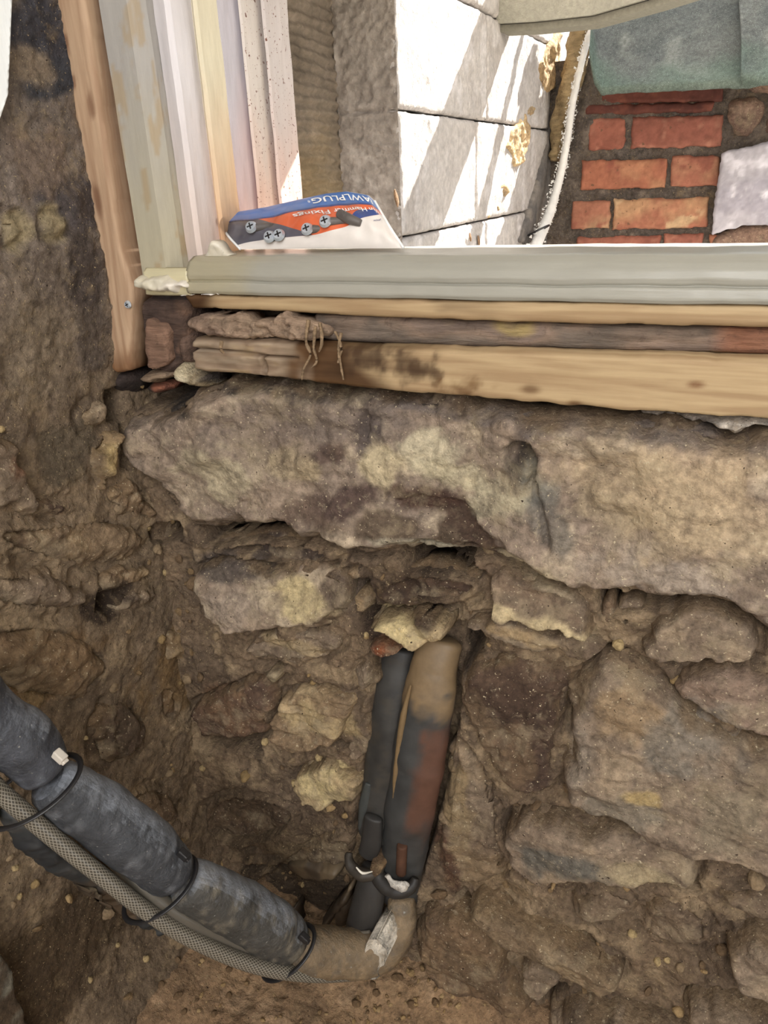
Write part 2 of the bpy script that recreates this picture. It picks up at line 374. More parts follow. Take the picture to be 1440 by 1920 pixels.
def sweep(pts, rad, n=16, squash=1.0, res=8, col=None, squash_axis=None, lump=0, seed=0, caps=True, closed_path=False, frf=30, rnd=.25):
    P = np.array(pts, float); R = np.array(rad, float) if np.ndim(rad) else np.full(len(P), rad)
    if len(P) > 2:
        Q, RR = [], []
        for i in range(len(P) - 1):
            p0, p1, p2, p3 = P[max(i - 1, 0)], P[i], P[i + 1], P[min(i + 2, len(P) - 1)]
            for k in range(res):
                t = k / res; Q.append(.5 * (2 * p1 + (p2 - p0) * t + (2 * p0 - 5 * p1 + 4 * p2 - p3) * t * t + (3 * p1 - p0 - 3 * p2 + p3) * t ** 3)); RR.append(R[i] * (1 - t) + R[i + 1] * t)
        Q.append(P[-1]); RR.append(R[-1]); P, R = np.array(Q), np.array(RR)
    else:
        k = np.linspace(0, 1, res + 1)[:, None]; P = P[0] * (1 - k) + P[1] * k; R = R[0] * (1 - k[:, 0]) + R[-1] * k[:, 0]
    if caps and rnd:                          # rounded ends
        T0 = P[0] - P[1]; T0 /= np.linalg.norm(T0); T1 = P[-1] - P[-2]; T1 /= np.linalg.norm(T1)
        e0 = [(P[0] + T0 * R[0] * rnd * s, R[0] * r) for s, r in ((1, .72), (.75, .9), (.3, .98))]
        e1 = [(P[-1] + T1 * R[-1] * rnd * s, R[-1] * r) for s, r in ((.3, .98), (.75, .9), (1, .72))]
        P = np.vstack([[e[0] for e in e0], P, [e[0] for e in e1]]); R = np.concatenate([[e[1] for e in e0], R, [e[1] for e in e1]])
    T = np.gradient(P, axis=0); T /= np.linalg.norm(T, axis=1, keepdims=True)
    up = np.array([0, 0, 1.0]) if squash_axis is None else np.array(squash_axis, float)
    V, UVs = [], []; L = np.concatenate([[0], np.cumsum(np.linalg.norm(np.diff(P, axis=0), axis=1))])
    for i in range(len(P)):
        a = up - T[i] * (up @ T[i])
        if np.linalg.norm(a) < 1e-3: a = np.array([0, 1.0, 0]) - T[i] * T[i][1]
        a /= np.linalg.norm(a); b = np.cross(T[i], a)
        for k in range(n):
            th = 2 * math.pi * k / n
            V.append(P[i] + R[i] * (math.cos(th) * a * squash + math.sin(th) * b)); UVs.append((k / n, L[i]))
    V = np.array(V)
    if lump:
        c = np.repeat(P, n, 0); nn = V - c; nn /= np.linalg.norm(nn, axis=1, keepdims=True)
        V = V + nn * (lump * (fbm(V, frf, 4, seed)))[:, None]
    Fq = [[i * n + k, i * n + (k + 1) % n, (i + 1) * n + (k + 1) % n, (i + 1) * n + k] for i in range(len(P) - 1) for k in range(n)]
    Ft = []
    if caps:
        m0 = len(V); V = np.vstack([V, P[:1], P[-1:]]); UVs += [(0, 0), (0, L[-1])]
        Ft = [[(k + 1) % n, k, m0] for k in range(n)] + [[(len(P) - 1) * n + k, (len(P) - 1) * n + (k + 1) % n, m0 + 1] for k in range(n)]
    C = col(V) if callable(col) else (np.tile(lin(col), (len(V), 1)) if col is not None else None)
    return mesh_np('swept', V, Fq, Ft, C, uv=UVs)

def box(lo, hi, bev=.002, col=(255, 255, 255)):
    bm = bmesh.new(); bmesh.ops.create_cube(bm, size=1)
    lo, hi = Vector(lo), Vector(hi)
    for v in bm.verts: v.co = Vector([(lo[i] + hi[i]) / 2 + v.co[i] * (hi[i] - lo[i]) for i in range(3)])
    if bev: bmesh.ops.bevel(bm, geom=bm.edges[:], offset=bev, segments=2, affect='EDGES', profile=.5)
    me = bpy.data.meshes.new('box'); bm.to_mesh(me); bm.free()
    at = me.attributes.new('col', 'FLOAT_COLOR', 'POINT'); c = np.ones((len(me.vertices), 4), np.float32); c[:, :3] = lin(col); at.data.foreach_set('color', c.ravel())
    return me

# ------------------------------------------------------------------ the shell out of frame
def st(name, me, m): return tag(link(name, me, m), kind='structure')
M_PLASTER = mat('plaster', (196, 190, 180), var=.2, vscale=12, bump=.5, bscale=80)
st('wall_lintel', box((-.75, .62, .272), (.9, 1.08, 1.35), 0), M_PLASTER)
st('ceiling', box((-.9, -2.5, 1.3), (1.7, .7, 1.36), 0), M_PLASTER)
st('wall_back', box((-.9, -2.56, -1.1), (1.7, -2.5, 1.36), 0), M_PLASTER)
st('wall_right', box((1.64, -2.5, -1.1), (1.7, 1.0, 1.36), 0), M_PLASTER)
st('wall_left_rear', box((-.70, -2.5, -1.1), (-.63, .02, 1.36), 0), M_PLASTER)
st('floor_rear', box((-.9, -2.5, -1.1), (1.7, -.3, -1.01), 0), M_PLASTER)
st('wall_front_right', box((.42, .64, -1.1), (1.7, .9, -.10), 0), M_PLASTER)

# ------------------------------------------------------------------ stains of the front wall, a few patches paint in shade
T = 1
DK, BR, CR, GY = (62, 50, 42), (84, 66, 50), (196, 180, 146), (112, 104, 96)
for a in [
    (985, 865, 44, 60, 10, (66, 58, 52), .95), (1010, 910, 34, 40, 20, (122, 122, 112), .6), (1040, 960, 30, 60, 30, (104, 98, 90), .6),  # first patch paints in the shade of the hollow
    (800, 930, 95, 26, -5, (74, 52, 42), .95), (900, 1000, 90, 34, -25, (78, 60, 48), .9), (740, 985, 110, 30, 4, (96, 80, 64), .75), (590, 950, 60, 40, 20, (90, 70, 58), .6),
    (650, 790, 120, 50, 5, (118, 104, 94), .6), (480, 800, 90, 60, 0, (122, 106, 94), .6), (850, 760, 260, 26, -4, (98, 88, 84), .65), (1240, 800, 230, 26, -3, (112, 100, 92), .65),
    (540, 724, 210, 24, -3, (66, 58, 54), .9), (300, 750, 60, 26, -10, (60, 52, 46), .9), (700, 820, 30, 60, 5, (92, 80, 74), .8), (620, 850, 40, 26, 20, (96, 78, 68), .8), (660, 930, 70, 30, 20, (88, 70, 62), .8), (560, 870, 50, 34, 0, (176, 156, 120), .6), (730, 870, 60, 40, 0, (190, 172, 136), .8), (1250, 880, 190, 50, 0, (186, 160, 126), .6), (1250, 960, 200, 46, 0, (190, 168, 132), .6), (1240, 1060, 190, 50, 0, (168, 152, 134), .6),  # first patch: darker stone top along the beam
    (800, 840, 60, 40, 0, (196, 182, 150), .7), (870, 890, 90, 28, -8, (190, 176, 142), .75), (930, 930, 50, 40, 0, (186, 174, 142), .6), (420, 870, 70, 50, -20, (184, 170, 136), .55),
    (790, 1015, 80, 14, 0, (168, 158, 134), .7), (1000, 1060, 70, 30, -20, (178, 160, 126), .6), (1080, 760, 60, 18, 0, (84, 76, 74), .6),
    (570, 1120, 70, 34, -5, (190, 170, 124), .8), (450, 1130, 50, 40, 20, (158, 140, 122), .6), (640, 1120, 30, 40, 20, (96, 80, 66), .7), (430, 1060, 80, 26, 0, (84, 74, 68), .7),
    (760, 1165, 60, 22, 0, (206, 184, 130), .9), (760, 1120, 80, 34, 0, (66, 50, 38), .85), (730, 1212, 34, 12, 0, (140, 78, 42), .8), (820, 1065, 80, 34, 0, (70, 56, 44), .7),
    (1020, 1155, 90, 14, -8, (200, 178, 134), .8), (990, 1100, 90, 16, -14, (120, 98, 78), .6), (1000, 1195, 90, 14, -8, (176, 148, 104), .6),
    (970, 1310, 80, 60, -20, (74, 56, 44), .85), (960, 1420, 60, 50, 0, (110, 88, 64), .6), (900, 1340, 30, 50, 0, (120, 98, 72), .5),
    (1180, 1320, 60, 50, 0, (152, 126, 92), .6), (1290, 1370, 90, 60, 0, (126, 118, 106), .55), (1150, 900, 60, 120, 0, (166, 146, 116), .5), (1300, 930, 200, 90, 0, (180, 156, 122), .55), (1180, 1500, 80, 40, 0, (128, 118, 102), .6), (1210, 1465, 30, 14, 0, (176, 150, 96), .7),
    (1090, 1400, 30, 90, 0, (140, 126, 110), .6), (1380, 1500, 70, 90, 0, (132, 118, 96), .6), (1060, 1590, 70, 36, 0, (104, 98, 88), .8), (1220, 1630, 80, 20, -4, (164, 146, 110), .7),
    (600, 1345, 60, 26, 0, (176, 152, 106), .6), (620, 1470, 60, 34, 0, (196, 174, 122), .8), (560, 1210, 60, 14, 0, (176, 152, 110), .6),
    (420, 1330, 50, 40, -30, (112, 84, 60), .7), (500, 1560, 140, 60, 0, (92, 74, 54), .6), (620, 1530, 80, 14, 0, (78, 60, 46), .7), (600, 1640, 90, 60, 0, (112, 94, 68), .6),
    (560, 1690, 130, 60, 0, (68, 56, 44), .7), (700, 1560, 40, 90, 5, (78, 64, 48), .6), (690, 1190, 30, 30, 0, (70, 54, 42), .7), (870, 1230, 20, 40, 0, (62, 50, 40), .7), (1120, 1880, 60, 30, 0, (78, 64, 50), .5), (900, 1800, 60, 40, 20, (92, 74, 54), .5),
    (850, 1500, 26, 110, 5, (140, 118, 82), .6), (1130, 1700, 160, 50, -10, (116, 96, 74), .5), (900, 1640, 80, 40, 0, (130, 106, 74), .5), (830, 1600, 20, 80, 5, (84, 56, 40), .7),
]: stain_shade(FRONT, *a)
for a in [
    (60, 60, 70, 80, 0, (64, 62, 66), .9), (90, 150, 60, 40, 20, (62, 62, 66), .9), (50, 130, 40, 40, 0, (128, 112, 94), .7), (110, 380, 60, 60, 0, (84, 76, 74), .8), (60, 300, 60, 60, 0, (124, 106, 92), .6),
    (85, 420, 26, 30, 0, (160, 144, 112), .7), (20, 430, 26, 40, 0, (156, 140, 108), .7), (150, 520, 40, 70, 0, (78, 68, 62), .8), (170, 640, 34, 60, 0, (96, 84, 74), .6),
    (60, 650, 90, 90, 0, (128, 112, 92), .5), (120, 850, 60, 60, 0, (96, 84, 68), .6), (200, 1130, 40, 40, 0, (62, 50, 40), .9), (100, 1250, 90, 60, 0, (124, 98, 68), .6), (50, 1330, 50, 40, 0, (142, 118, 84), .6),
    (220, 1370, 50, 60, 0, (84, 68, 52), .7), (120, 1780, 150, 120, 0, (84, 68, 50), .8), (15, 880, 24, 24, 0, (120, 84, 60), .6), (200, 860, 20, 30, 0, (172, 146, 94), .7),  # large low patch near the floor paints in the pipe's shadow
    (330, 1250, 60, 90, 0, (124, 98, 64), .5),
]: stain_shade(LEFT, *a)

# ------------------------------------------------------------------ stones traced on their wall planes
A1 = ((150, 130, 104), (138, 120, 98), (176, 158, 126))      # pale sandstone
A2 = ((160, 138, 108), (150, 130, 104), (178, 158, 126))     # paler
A3 = ((128, 110, 86), (112, 94, 72), (146, 126, 96))         # mid
A4 = ((92, 72, 54), (78, 60, 46), (120, 98, 72))             # dark brown
A5 = ((136, 118, 94), (124, 106, 84), (154, 134, 104))       # greyish
A6 = ((150, 126, 88), (132, 108, 76), (176, 152, 108))       # yellow
DIRT = (112, 92, 68)
wf = tag(bpy.data.objects.new('wall_front', None), kind='structure')  # replaced below by the mortar mesh
FS = [  # name-less stones: polygon, palette, options
 ([(232,762),(300,766),(350,740),(405,706),(560,708),(700,728),(840,742),(955,758),(1100,768),(1250,785),(1300,790),(1345,800),(1378,818),(1440,795),(1560,800),(1560,1200),(1440,1175),(1421,1155),(1375,1132),(1312,1120),(1232,1122),(1161,1110),(1124,1114),(1070,1096),(1024,1085),(975,1060),(940,1050),(900,1035),(850,1040),(770,1030),(690,1048),(620,1018),(560,998),(515,985),(440,990),(370,1000),(330,960),(272,885),(245,850),(237,800)], ((150, 131, 107), (138, 121, 101), (174, 156, 126)), dict(proud=.014, rim=.03, big=.011, amp=.004, edge=-.03, gap=2.2, post='crack')),
 ([(906,1066),(950,1062),(987,1076),(1060,1100),(1124,1124),(1119,1159),(1107,1185),(1024,1168),(939,1154),(915,1120)], A3, dict(proud=.006, rim=.009, strata=.004, tilt=(0, -.15))),
 ([(840,1150),(873,1165),(920,1160),(1024,1180),(1109,1192),(1152,1215),(1100,1244),(1043,1227),(996,1228),(916,1200),(860,1180)], A3, dict(proud=.002, rim=.009, strata=.004)),
 ([(1246,1138),(1312,1130),(1380,1145),(1421,1164),(1428,1190),(1421,1239),(1360,1239),(1327,1244),(1256,1241),(1199,1213),(1208,1187)], A5, dict(proud=.008, rim=.014, amp=.004, tilt=(0, -.25))),
 ([(1143,1138),(1204,1138),(1201,1195),(1152,1199)], A3, dict(proud=-.012, rim=.008)),
 ([(1064,1320),(1075,1280),(1102,1250),(1152,1224),(1213,1246),(1260,1290),(1310,1332),(1374,1364),(1440,1402),(1560,1450),(1560,1700),(1440,1648),(1355,1606),(1302,1597),(1226,1575),(1146,1530),(1075,1503),(1054,1488),(1054,1431)], A5, dict(proud=.016, rim=.03, big=.012, amp=.0035, fr=18, edge=-.02, gap=1.5)),
 ([(1264,1290),(1285,1252),(1330,1247),(1440,1243),(1550,1240),(1550,1440),(1440,1393),(1376,1356),(1314,1324)], ((138, 116, 94), (126, 106, 86), (150, 132, 104)), dict(proud=.004, rim=.012, amp=.004)),
 ([(858,1275),(880,1240),(930,1228),(1040,1240),(1095,1255),(1062,1330),(1050,1440),(1045,1490),(985,1498),(930,1450),(890,1380),(862,1330)], A4, dict(proud=.004, rim=.02, amp=.006, fr=40, tilt=(-.1, 0))),
 ([(947,1542),(960,1518),(1000,1510),(1102,1536),(1173,1547),(1311,1595),(1313,1626),(1306,1660),(1244,1652),(1151,1641),(1084,1632),(1013,1636),(973,1610),(951,1573)], A5, dict(proud=.016, rim=.012, amp=.0025, gap=1.6)),
 ([(842,1384),(867,1390),(909,1452),(930,1500),(947,1527),(943,1569),(970,1622),(920,1660),(867,1677),(818,1635),(824,1580)], A3, dict(proud=-.004, rim=.02, amp=.004, tilt=(-.15, 0))),
 ([(871,1675),(924,1669),(995,1707),(1066,1747),(1111,1773),(1173,1809),(1169,1838),(1129,1842),(1075,1824),(1040,1793),(987,1775),(947,1744),(907,1713)], ((134, 112, 80), (120, 100, 72), (150, 128, 92)), dict(proud=0.026, rim=.014)),
 ([(790,1707),(849,1690),(907,1722),(945,1766),(958,1787),(972,1842),(1010,1878),(969,1891),(889,1878),(800,1832),(776,1760)], ((122, 98, 68), (104, 84, 62), (140, 116, 80)), dict(proud=0.018, rim=.03, big=.01)),
 ([(966,1780),(1040,1795),(1071,1826),(1040,1851),(1018,1872),(984,1840)], A3, dict(proud=0.008, rim=.014)),
 ([(1016,1900),(1066,1852),(1120,1864),(1200,1890),(1324,1918),(1420,1960),(1420,2010),(1000,2000)], A5, dict(proud=0.026, rim=.02)),
 ([(1278,1864),(1324,1851),(1360,1855),(1440,1860),(1560,1880),(1560,2010),(1380,1970),(1306,1905)], A3, dict(proud=0.026, rim=.02)),
 ([(1355,1747),(1400,1735),(1560,1740),(1560,1890),(1470,1862),(1391,1838),(1364,1809)], A5, dict(proud=0.020, rim=.016)),
 ([(1330,1660),(1440,1665),(1560,1690),(1560,1730),(1400,1725),(1350,1700)], A3, dict(proud=.0, rim=.014)),
 ([(1070,1668),(1140,1660),(1200,1690),(1190,1730),(1110,1740),(1060,1710)], A3, dict(proud=-.006, rim=.02, amp=.005)),
 ([(1210,1700),(1300,1690),(1345,1740),(1330,1790),(1240,1800),(1190,1760)], A3, dict(proud=-.006, rim=.02, amp=.005)),
 ([(363,1064),(420,1052),(487,1066),(560,1062),(630,1068),(653,1098),(662,1133),(624,1166),(610,1174),(567,1172),(507,1181),(467,1181),(413,1173),(391,1140),(375,1110)], A1, dict(proud=.012, rim=.016, tilt=(0, -.3), amp=.003, gap=1.5)),
 ([(467,1190),(537,1179),(620,1181),(645,1198),(642,1218),(587,1244),(547,1248),(480,1244),(462,1220)], A3, dict(proud=.0, rim=.01, strata=.006)),
 ([(387,1238),(423,1236),(487,1250),(507,1250),(553,1257),(527,1274),(517,1281),(483,1264),(447,1254)], ((152, 136, 98), (138, 122, 92), (164, 148, 110)), dict(proud=.006, rim=.006, amp=.001, big=.002)),
 ([(347,1327),(395,1305),(443,1286),(480,1268),(515,1288),(508,1370),(478,1392),(430,1387),(380,1384),(366,1353)], ((110, 84, 60), (94, 72, 54), (128, 100, 70)), dict(proud=.004, rim=.016, gap=1.8)),
 ([(520,1298),(570,1288),(613,1290),(682,1306),(657,1343),(645,1393),(600,1402),(553,1401),(507,1378),(516,1343)], ((152, 128, 90), (134, 110, 78), (176, 152, 108)), dict(proud=.008, rim=.01, strata=.006)),
 ([(547,1460),(575,1440),(613,1432),(647,1443),(684,1453),(674,1493),(637,1511),(590,1516),(567,1511),(543,1480)], ((182, 158, 110), (160, 136, 94), (196, 174, 128)), dict(proud=.006, rim=.01)),
 ([(648,1353),(688,1342),(692,1385),(684,1428),(648,1430)], A3, dict(proud=.0, rim=.01, amp=.005)),
 ([(683,1160),(713,1148),(760,1156),(800,1142),(852,1160),(842,1190),(795,1212),(770,1208),(745,1190),(696,1184)], ((190, 166, 116), (166, 138, 94), (204, 182, 134)), dict(proud=.01, rim=.01, amp=.006, fr=40, gap=1.8)),
 ([(694,1206),(726,1196),(765,1204),(764,1222),(735,1228),(704,1224)], ((116, 68, 42), (88, 56, 38), (150, 92, 54)), dict(proud=.008, rim=.006, amp=.004)),
 ([(690,1108),(740,1072),(800,1062),(860,1074),(902,1088),(906,1120),(852,1152),(790,1140),(722,1146)], A4, dict(proud=-.012, rim=.02, amp=.006, fr=40, tilt=(0, -.3))),
 ([(640,1072),(672,1064),(690,1084),(676,1104),(648,1100)], A6, dict(proud=.002, rim=.006)),
 ([(672,1118),(684,1112),(692,1132),(690,1148),(676,1142)], A6, dict(proud=.002, rim=.004)),
 ([(545,1080),(600,1076),(655,1042),(640,1030),(560,1012),(470,1008),(400,1014),(380,1040),(420,1050),(490,1066)], ((88, 74, 60), (74, 62, 52), (104, 88, 68)), dict(proud=-.02, rim=.02, amp=.005)),
 ([(375,1510),(430,1480),(520,1500),(560,1530),(540,1580),(450,1600),(390,1570)], A4, dict(proud=-.02, rim=.03, amp=.006)),
 ([(400,1590),(470,1610),(560,1600),(640,1560),(668,1600),(640,1660),(560,1640),(480,1650),(420,1640)], ((110, 92, 66), (94, 76, 56), (124, 104, 74)), dict(proud=-.022, rim=.03, amp=.005)),
 ([(1130,1130),(1145,1128),(1150,1180),(1130,1200),(1122,1160)], A4, dict(proud=-.01, rim=.008)),
 ([(1128,1278),(1140,1262),(1150,1300),(1136,1316)], A6, dict(proud=.012, rim=.006)),
 ([(660,1255),(690,1235),(700,1270),(690,1310),(664,1296)], A3, dict(proud=-.002, rim=.01, amp=.005)),
]
LS = [
 ([(-60,812),(30,815),(48,880),(58,915),(80,938),(66,966),(20,960),(-60,970)], A3, dict(proud=.012, rim=.012)),
 ([(165,840),(200,795),(230,799),(225,850),(205,905),(187,913),(163,870)], ((140, 116, 80), (120, 98, 70), (160, 134, 90)), dict(proud=.014, rim=.012)),
 ([(142,760),(205,735),(204,788),(162,818),(145,800)], A3, dict(proud=.006, rim=.012)),
 ([(175,960),(215,963),(250,983),(290,998),(265,1035),(220,1057),(185,1067),(110,1067),(50,1052),(-10,1030),(-40,985),(30,972),(110,975)], ((130, 108, 78), (114, 94, 68), (146, 122, 86)), dict(proud=.012, rim=.02)),
 ([(236,880),(250,886),(280,915),(300,950),(299,985),(265,985),(200,957),(187,922)], ((130, 106, 74), (112, 90, 64), (150, 124, 86)), dict(proud=.01, rim=.02, amp=.006, fr=50)),
 ([(185,1088),(230,1066),(277,1055),(283,1080),(250,1094),(213,1112)], A6, dict(proud=.008, rim=.008)),
 ([(210,1118),(280,1092),(300,1104),(290,1135),(230,1150)], A3, dict(proud=.004, rim=.012)),
 ([(-40,1170),(60,1160),(130,1165),(190,1205),(218,1240),(192,1290),(120,1332),(-40,1300)], ((132, 108, 76), (116, 92, 64), (146, 120, 84)), dict(proud=.006, rim=.03, big=.008)),
 ([(163,1396),(187,1312),(236,1302),(278,1333),(285,1405),(230,1436),(194,1452)], ((98, 78, 58), (84, 68, 52), (112, 92, 66)), dict(proud=.004, rim=.02, amp=.006)),
 ([(-40,1060),(60,1066),(160,1080),(170,1140),(130,1158),(-40,1150)], A3, dict(proud=.002, rim=.02)),
 ([(65,650),(130,600),(180,640),(196,720),(130,750),(60,780),(30,720)], ((128, 110, 88), (112, 96, 78), (142, 122, 96)), dict(proud=.006, rim=.03)),
 ([(0,500),(60,480),(120,520),(110,590),(40,640),(-40,620)], ((124, 108, 92), (108, 94, 82), (140, 122, 98)), dict(proud=.006, rim=.03)),
 ([(60,400),(105,398),(118,430),(90,455),(58,440)], ((142, 128, 106), (130, 116, 98), (154, 138, 112)), dict(proud=.014, rim=.01)),
 ([(-30,395),(25,400),(40,440),(10,475),(-40,470)], ((142, 128, 106), (130, 116, 98), (154, 138, 112)), dict(proud=.01, rim=.012)),
 ([(10,180),(110,160),(150,230),(150,330),(60,345),(-20,330)], ((118, 102, 88), (104, 92, 82), (134, 116, 94)), dict(proud=.008, rim=.03)),
 ([(10,20),(60,30),(98,80),(80,125),(30,150),(-20,110)], ((126, 110, 92), (110, 98, 84), (140, 122, 98)), dict(proud=.012, rim=.02)),
 ([(70,940),(130,930),(170,950),(120,972),(76,968)], A4, dict(proud=.0, rim=.012)),
 ([(230,1490),(300,1460),(350,1500),(330,1560),(260,1560)], ((104, 84, 60), (88, 70, 52), (118, 96, 68)), dict(proud=.0, rim=.02)),
 ([(295,1180),(330,1160),(360,1200),(350,1250),(305,1240)], A6, dict(proud=.006, rim=.012)),
 ([(290,1270),(340,1280),(345,1340),(300,1370)], ((120, 94, 62), (104, 82, 58), (134, 108, 74)), dict(proud=.004, rim=.016)),
]
# gaps: dark hollows where the joints are empty  (polygon, depth)
FG = [([(365,998),(440,985),(515,984),(580,1004),(560,1022),(470,1012),(380,1022)], .12), ([(280,985),(330,985),(330,1012),(285,1020)], .10),
      ([(745,1042),(800,1034),(870,1042),(905,1075),(890,1096),(840,1074),(760,1072)], .14), ([(1122,1112),(1240,1122),(1330,1122),(1425,1158),(1428,1185),(1330,1132),(1246,1140),(1200,1146),(1130,1150)], .14),
      ([(372,1385),(430,1388),(482,1400),(480,1425),(420,1418),(378,1402)], .10), ([(660,1090),(690,1100),(694,1180),(670,1180)], .05), ([(1012,1632),(1150,1640),(1306,1660),(1305,1678),(1230,1664),(1090,1650),(1010,1652)], .09),
      ([(640,1395),(650,1398),(648,1406),(610,1404)], .04), ([(690,1215),(850,1190),(862,1240),(858,1330),(842,1430),(812,1570),(780,1660),(640,1740),(655,1600),(672,1480),(692,1340)], .045),
      ([(840,1195),(860,1180),(905,1210),(890,1235),(862,1260)], .06), ([(430,1690),(560,1600),(700,1620),(700,1760),(560,1780)], .03), ([(1010,1872),(1045,1845),(1068,1850),(1020,1895)], .06),
      ([(865,1675),(900,1712),(955,1790),(940,1790),(890,1730),(850,1690)], .05), ([(850,1385),(870,1400),(935,1510),(925,1515),(880,1450)], .04), ([(195,690),(345,690),(350,742),(300,764),(225,764)], .10)]
LG = [([(204,735),(236,735),(236,792),(206,790)], .08), ([(228,800),(240,800),(246,880),(232,876)], .08), ([(283,990),(320,985),(318,1012),(288,1020)], .06), ([(185,1110),(212,1105),(222,1145),(180,1150)], .03)]

FP = [np.array([to2(q, FRONT) for q in g]) for g, _ in FG]; LP = [np.array([to2(q, LEFT) for q in g]) for g, _ in LG]
CRK = [(np.array([to2(q, FRONT) for q in g]), dd_) for g, dd_ in (([(955,835),(975,815),(1000,822),(1012,850),(1010,885),(990,900),(965,880),(950,860)], .022), ([(1000,880),(1012,885),(1030,930),(1045,990),(1040,1030),(1028,1010),(1020,960),(1005,920)], .010), ([(740,925),(790,918),(870,935),(905,970),(960,1010),(985,1060),(940,1045),(880,1000),(800,960),(745,950)], .008), ([(684,740),(692,742),(698,800),(690,850),(686,800)], .008), ([(1180,985),(1300,965),(1420,955),(1420,959),(1300,971),(1180,990)], .004), ([(440,940),(520,905),(525,912),(450,950)], .004))]
def crack(p, h, s):
    V = to3(p, np.zeros(len(p)), FRONT)
    for P, dd_ in CRK: h = h - dd_ * sm(near_sdf(p, P, .02) + .004 * fbm(V, 55, 3, 91), -.001, .005)
    return h + .006 * sm(p[:, 0], -.27, -.18)
def near_sdf(p, P, pad):
    lo, hi = P.min(0) - pad, P.max(0) + pad
    k = ((p > lo) & (p < hi)).all(1); s = np.full(len(p), -9.0)
    if k.any(): s[k] = sdf(p[k], P)
    return s
def ground(name, plane, a0, a1, b0, b1, sp, stones, gaps, gpolys, pal, seed, parent=None, extra=None, base=-.006, cut=None, amp=1.0):
    nx, ny = int((a1 - a0) / sp), int((b1 - b0) / sp)
    G = np.stack(np.meshgrid(np.linspace(a0, a1, nx), np.linspace(b0, b1, ny), indexing='ij'), -1).reshape(-1, 2)
    V0 = to3(G, np.zeros(len(G)), plane)
    wl = worley(G + .010 * np.stack([fbm(V0, 60, 2, seed + 31), fbm(V0, 60, 2, seed + 32)], 1), 70, seed)
    wl2 = worley(G, 130, seed + 1)
    mask = sm(fbm(V0, 9, 3, seed + 7), -.2, .35)
    h = base + .008 * fbm(V0, 9, 3, seed) + .0045 * fbm(V0, 34, 5, seed + 1) + .003 * ridge(V0, 50, 4, seed + 2) \
        + mask * .0035 * (1 - sm(wl, .1, .62)) + .0014 * (1 - sm(wl2, .1, .6)) + .0016 * fbm(V0, 150, 3, seed + 3)
    h = base + (h - base) * amp
    for (poly, gap) in stones:
        s = near_sdf(G, poly, .03)
        h -= .009 * amp * gap * (1 - sm(np.abs(s), .001, .0075)) * sm(fbm(V0, 16, 3, seed + 19) + .25 * gap, -.2, .4)
        h = np.where(s > .012, np.minimum(h, -.03), h)
    for P, (_, dep) in zip(gpolys, gaps):
        s = near_sdf(G, P, .03) + .004 * fbm(V0, 50, 3, seed + 23)
        h -= dep * sm(s, -.004, .008)
    C = colours(V0, G, plane, *pal, seed)
    cav = sm(-h, .02, .05)[:, None] * .0
    if extra is not None: h, C = extra(G, V0, h, C)
    V = to3(G, h, plane); I = np.arange(nx * ny).reshape(nx, ny)
    q = np.stack([I[:-1, :-1], I[1:, :-1], I[1:, 1:], I[:-1, 1:]], -1).reshape(-1, 4)
    if cut is not None: q = q[~cut(G)[q].any(1)]
    if (plane[0] == 1) == (plane[2] > 0): q = q[:, ::-1]
    return tag(link(name, mesh_np(name, V, q, None, C), M_EARTH, parent, centre=(0, 0, 0)), kind='structure'), G, h
for (poly, pal, kw) in FS: ALLPOLY[id(FRONT)].append((chaikin([to2(q, FRONT) for q in poly], 2), kw.get('gap', 1.0)))
LS = [x for i, x in enumerate(LS) if i not in (10, 11, 14, 15)]
for (poly, pal, kw) in LS: ALLPOLY[id(LEFT)].append((chaikin([to2(q, LEFT) for q in poly], 2), kw.get('gap', 1.0)))
def front_extra(G, V, h, C):
    h = h + .02 * (1 - sm(G[:, 1], -1.02, -.96)) * sm(G[:, 0], -.4, -.1)                      # soil heaped at the foot
    h = np.where(G[:, 1] > -.195, -.06, h)                                                     # behind the timbers
    return h, C
bpy.data.objects.remove(wf)
wall_front, GF, HF = ground('wall_front', FRONT, -.66, .42, -1.06, -.10, .0024, ALLPOLY[id(FRONT)], FG, FP, ((124, 103, 76), (108, 90, 68), (150, 128, 94)), 101, extra=front_extra)
def left_extra(G, V, h, C):
    w = sm(G[:, 1], -.28, .02)[:, None]
    C = C * (1 - w) + lin((114, 102, 92)) * (1 + .35 * fbm(V, 20, 4, 77))[:, None] * w
    C = apply_stains_shades(C, V, G, LEFT)
    h = h + .05 * (1 - sm(G[:, 1], -1.02, -.80)) ** 2 + .012 * w[:, 0]
    return h, C
wall_left, GL, HL = ground('wall_left', LEFT, .02, .70, -1.06, .75, .003, ALLPOLY[id(LEFT)], LG, LP, ((130, 110, 82), (114, 96, 72), (150, 128, 94)), 201, extra=left_extra, amp=.6, base=-.003)
for i, (poly, pal, kw) in enumerate(FS):
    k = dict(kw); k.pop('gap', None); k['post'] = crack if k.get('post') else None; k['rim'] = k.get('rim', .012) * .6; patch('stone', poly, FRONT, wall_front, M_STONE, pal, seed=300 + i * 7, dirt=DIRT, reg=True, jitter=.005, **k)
for i, (poly, pal, kw) in enumerate(LS):
    k = dict(kw); k.pop('gap', None)
    k['proud'] = k.get('proud', 0) * .5; patch('stone', poly, LEFT, wall_left, M_STONE, pal, seed=700 + i * 7, dirt=DIRT, sp=.0026, reg=True, jitter=.006, **{'facet': .006, **k})

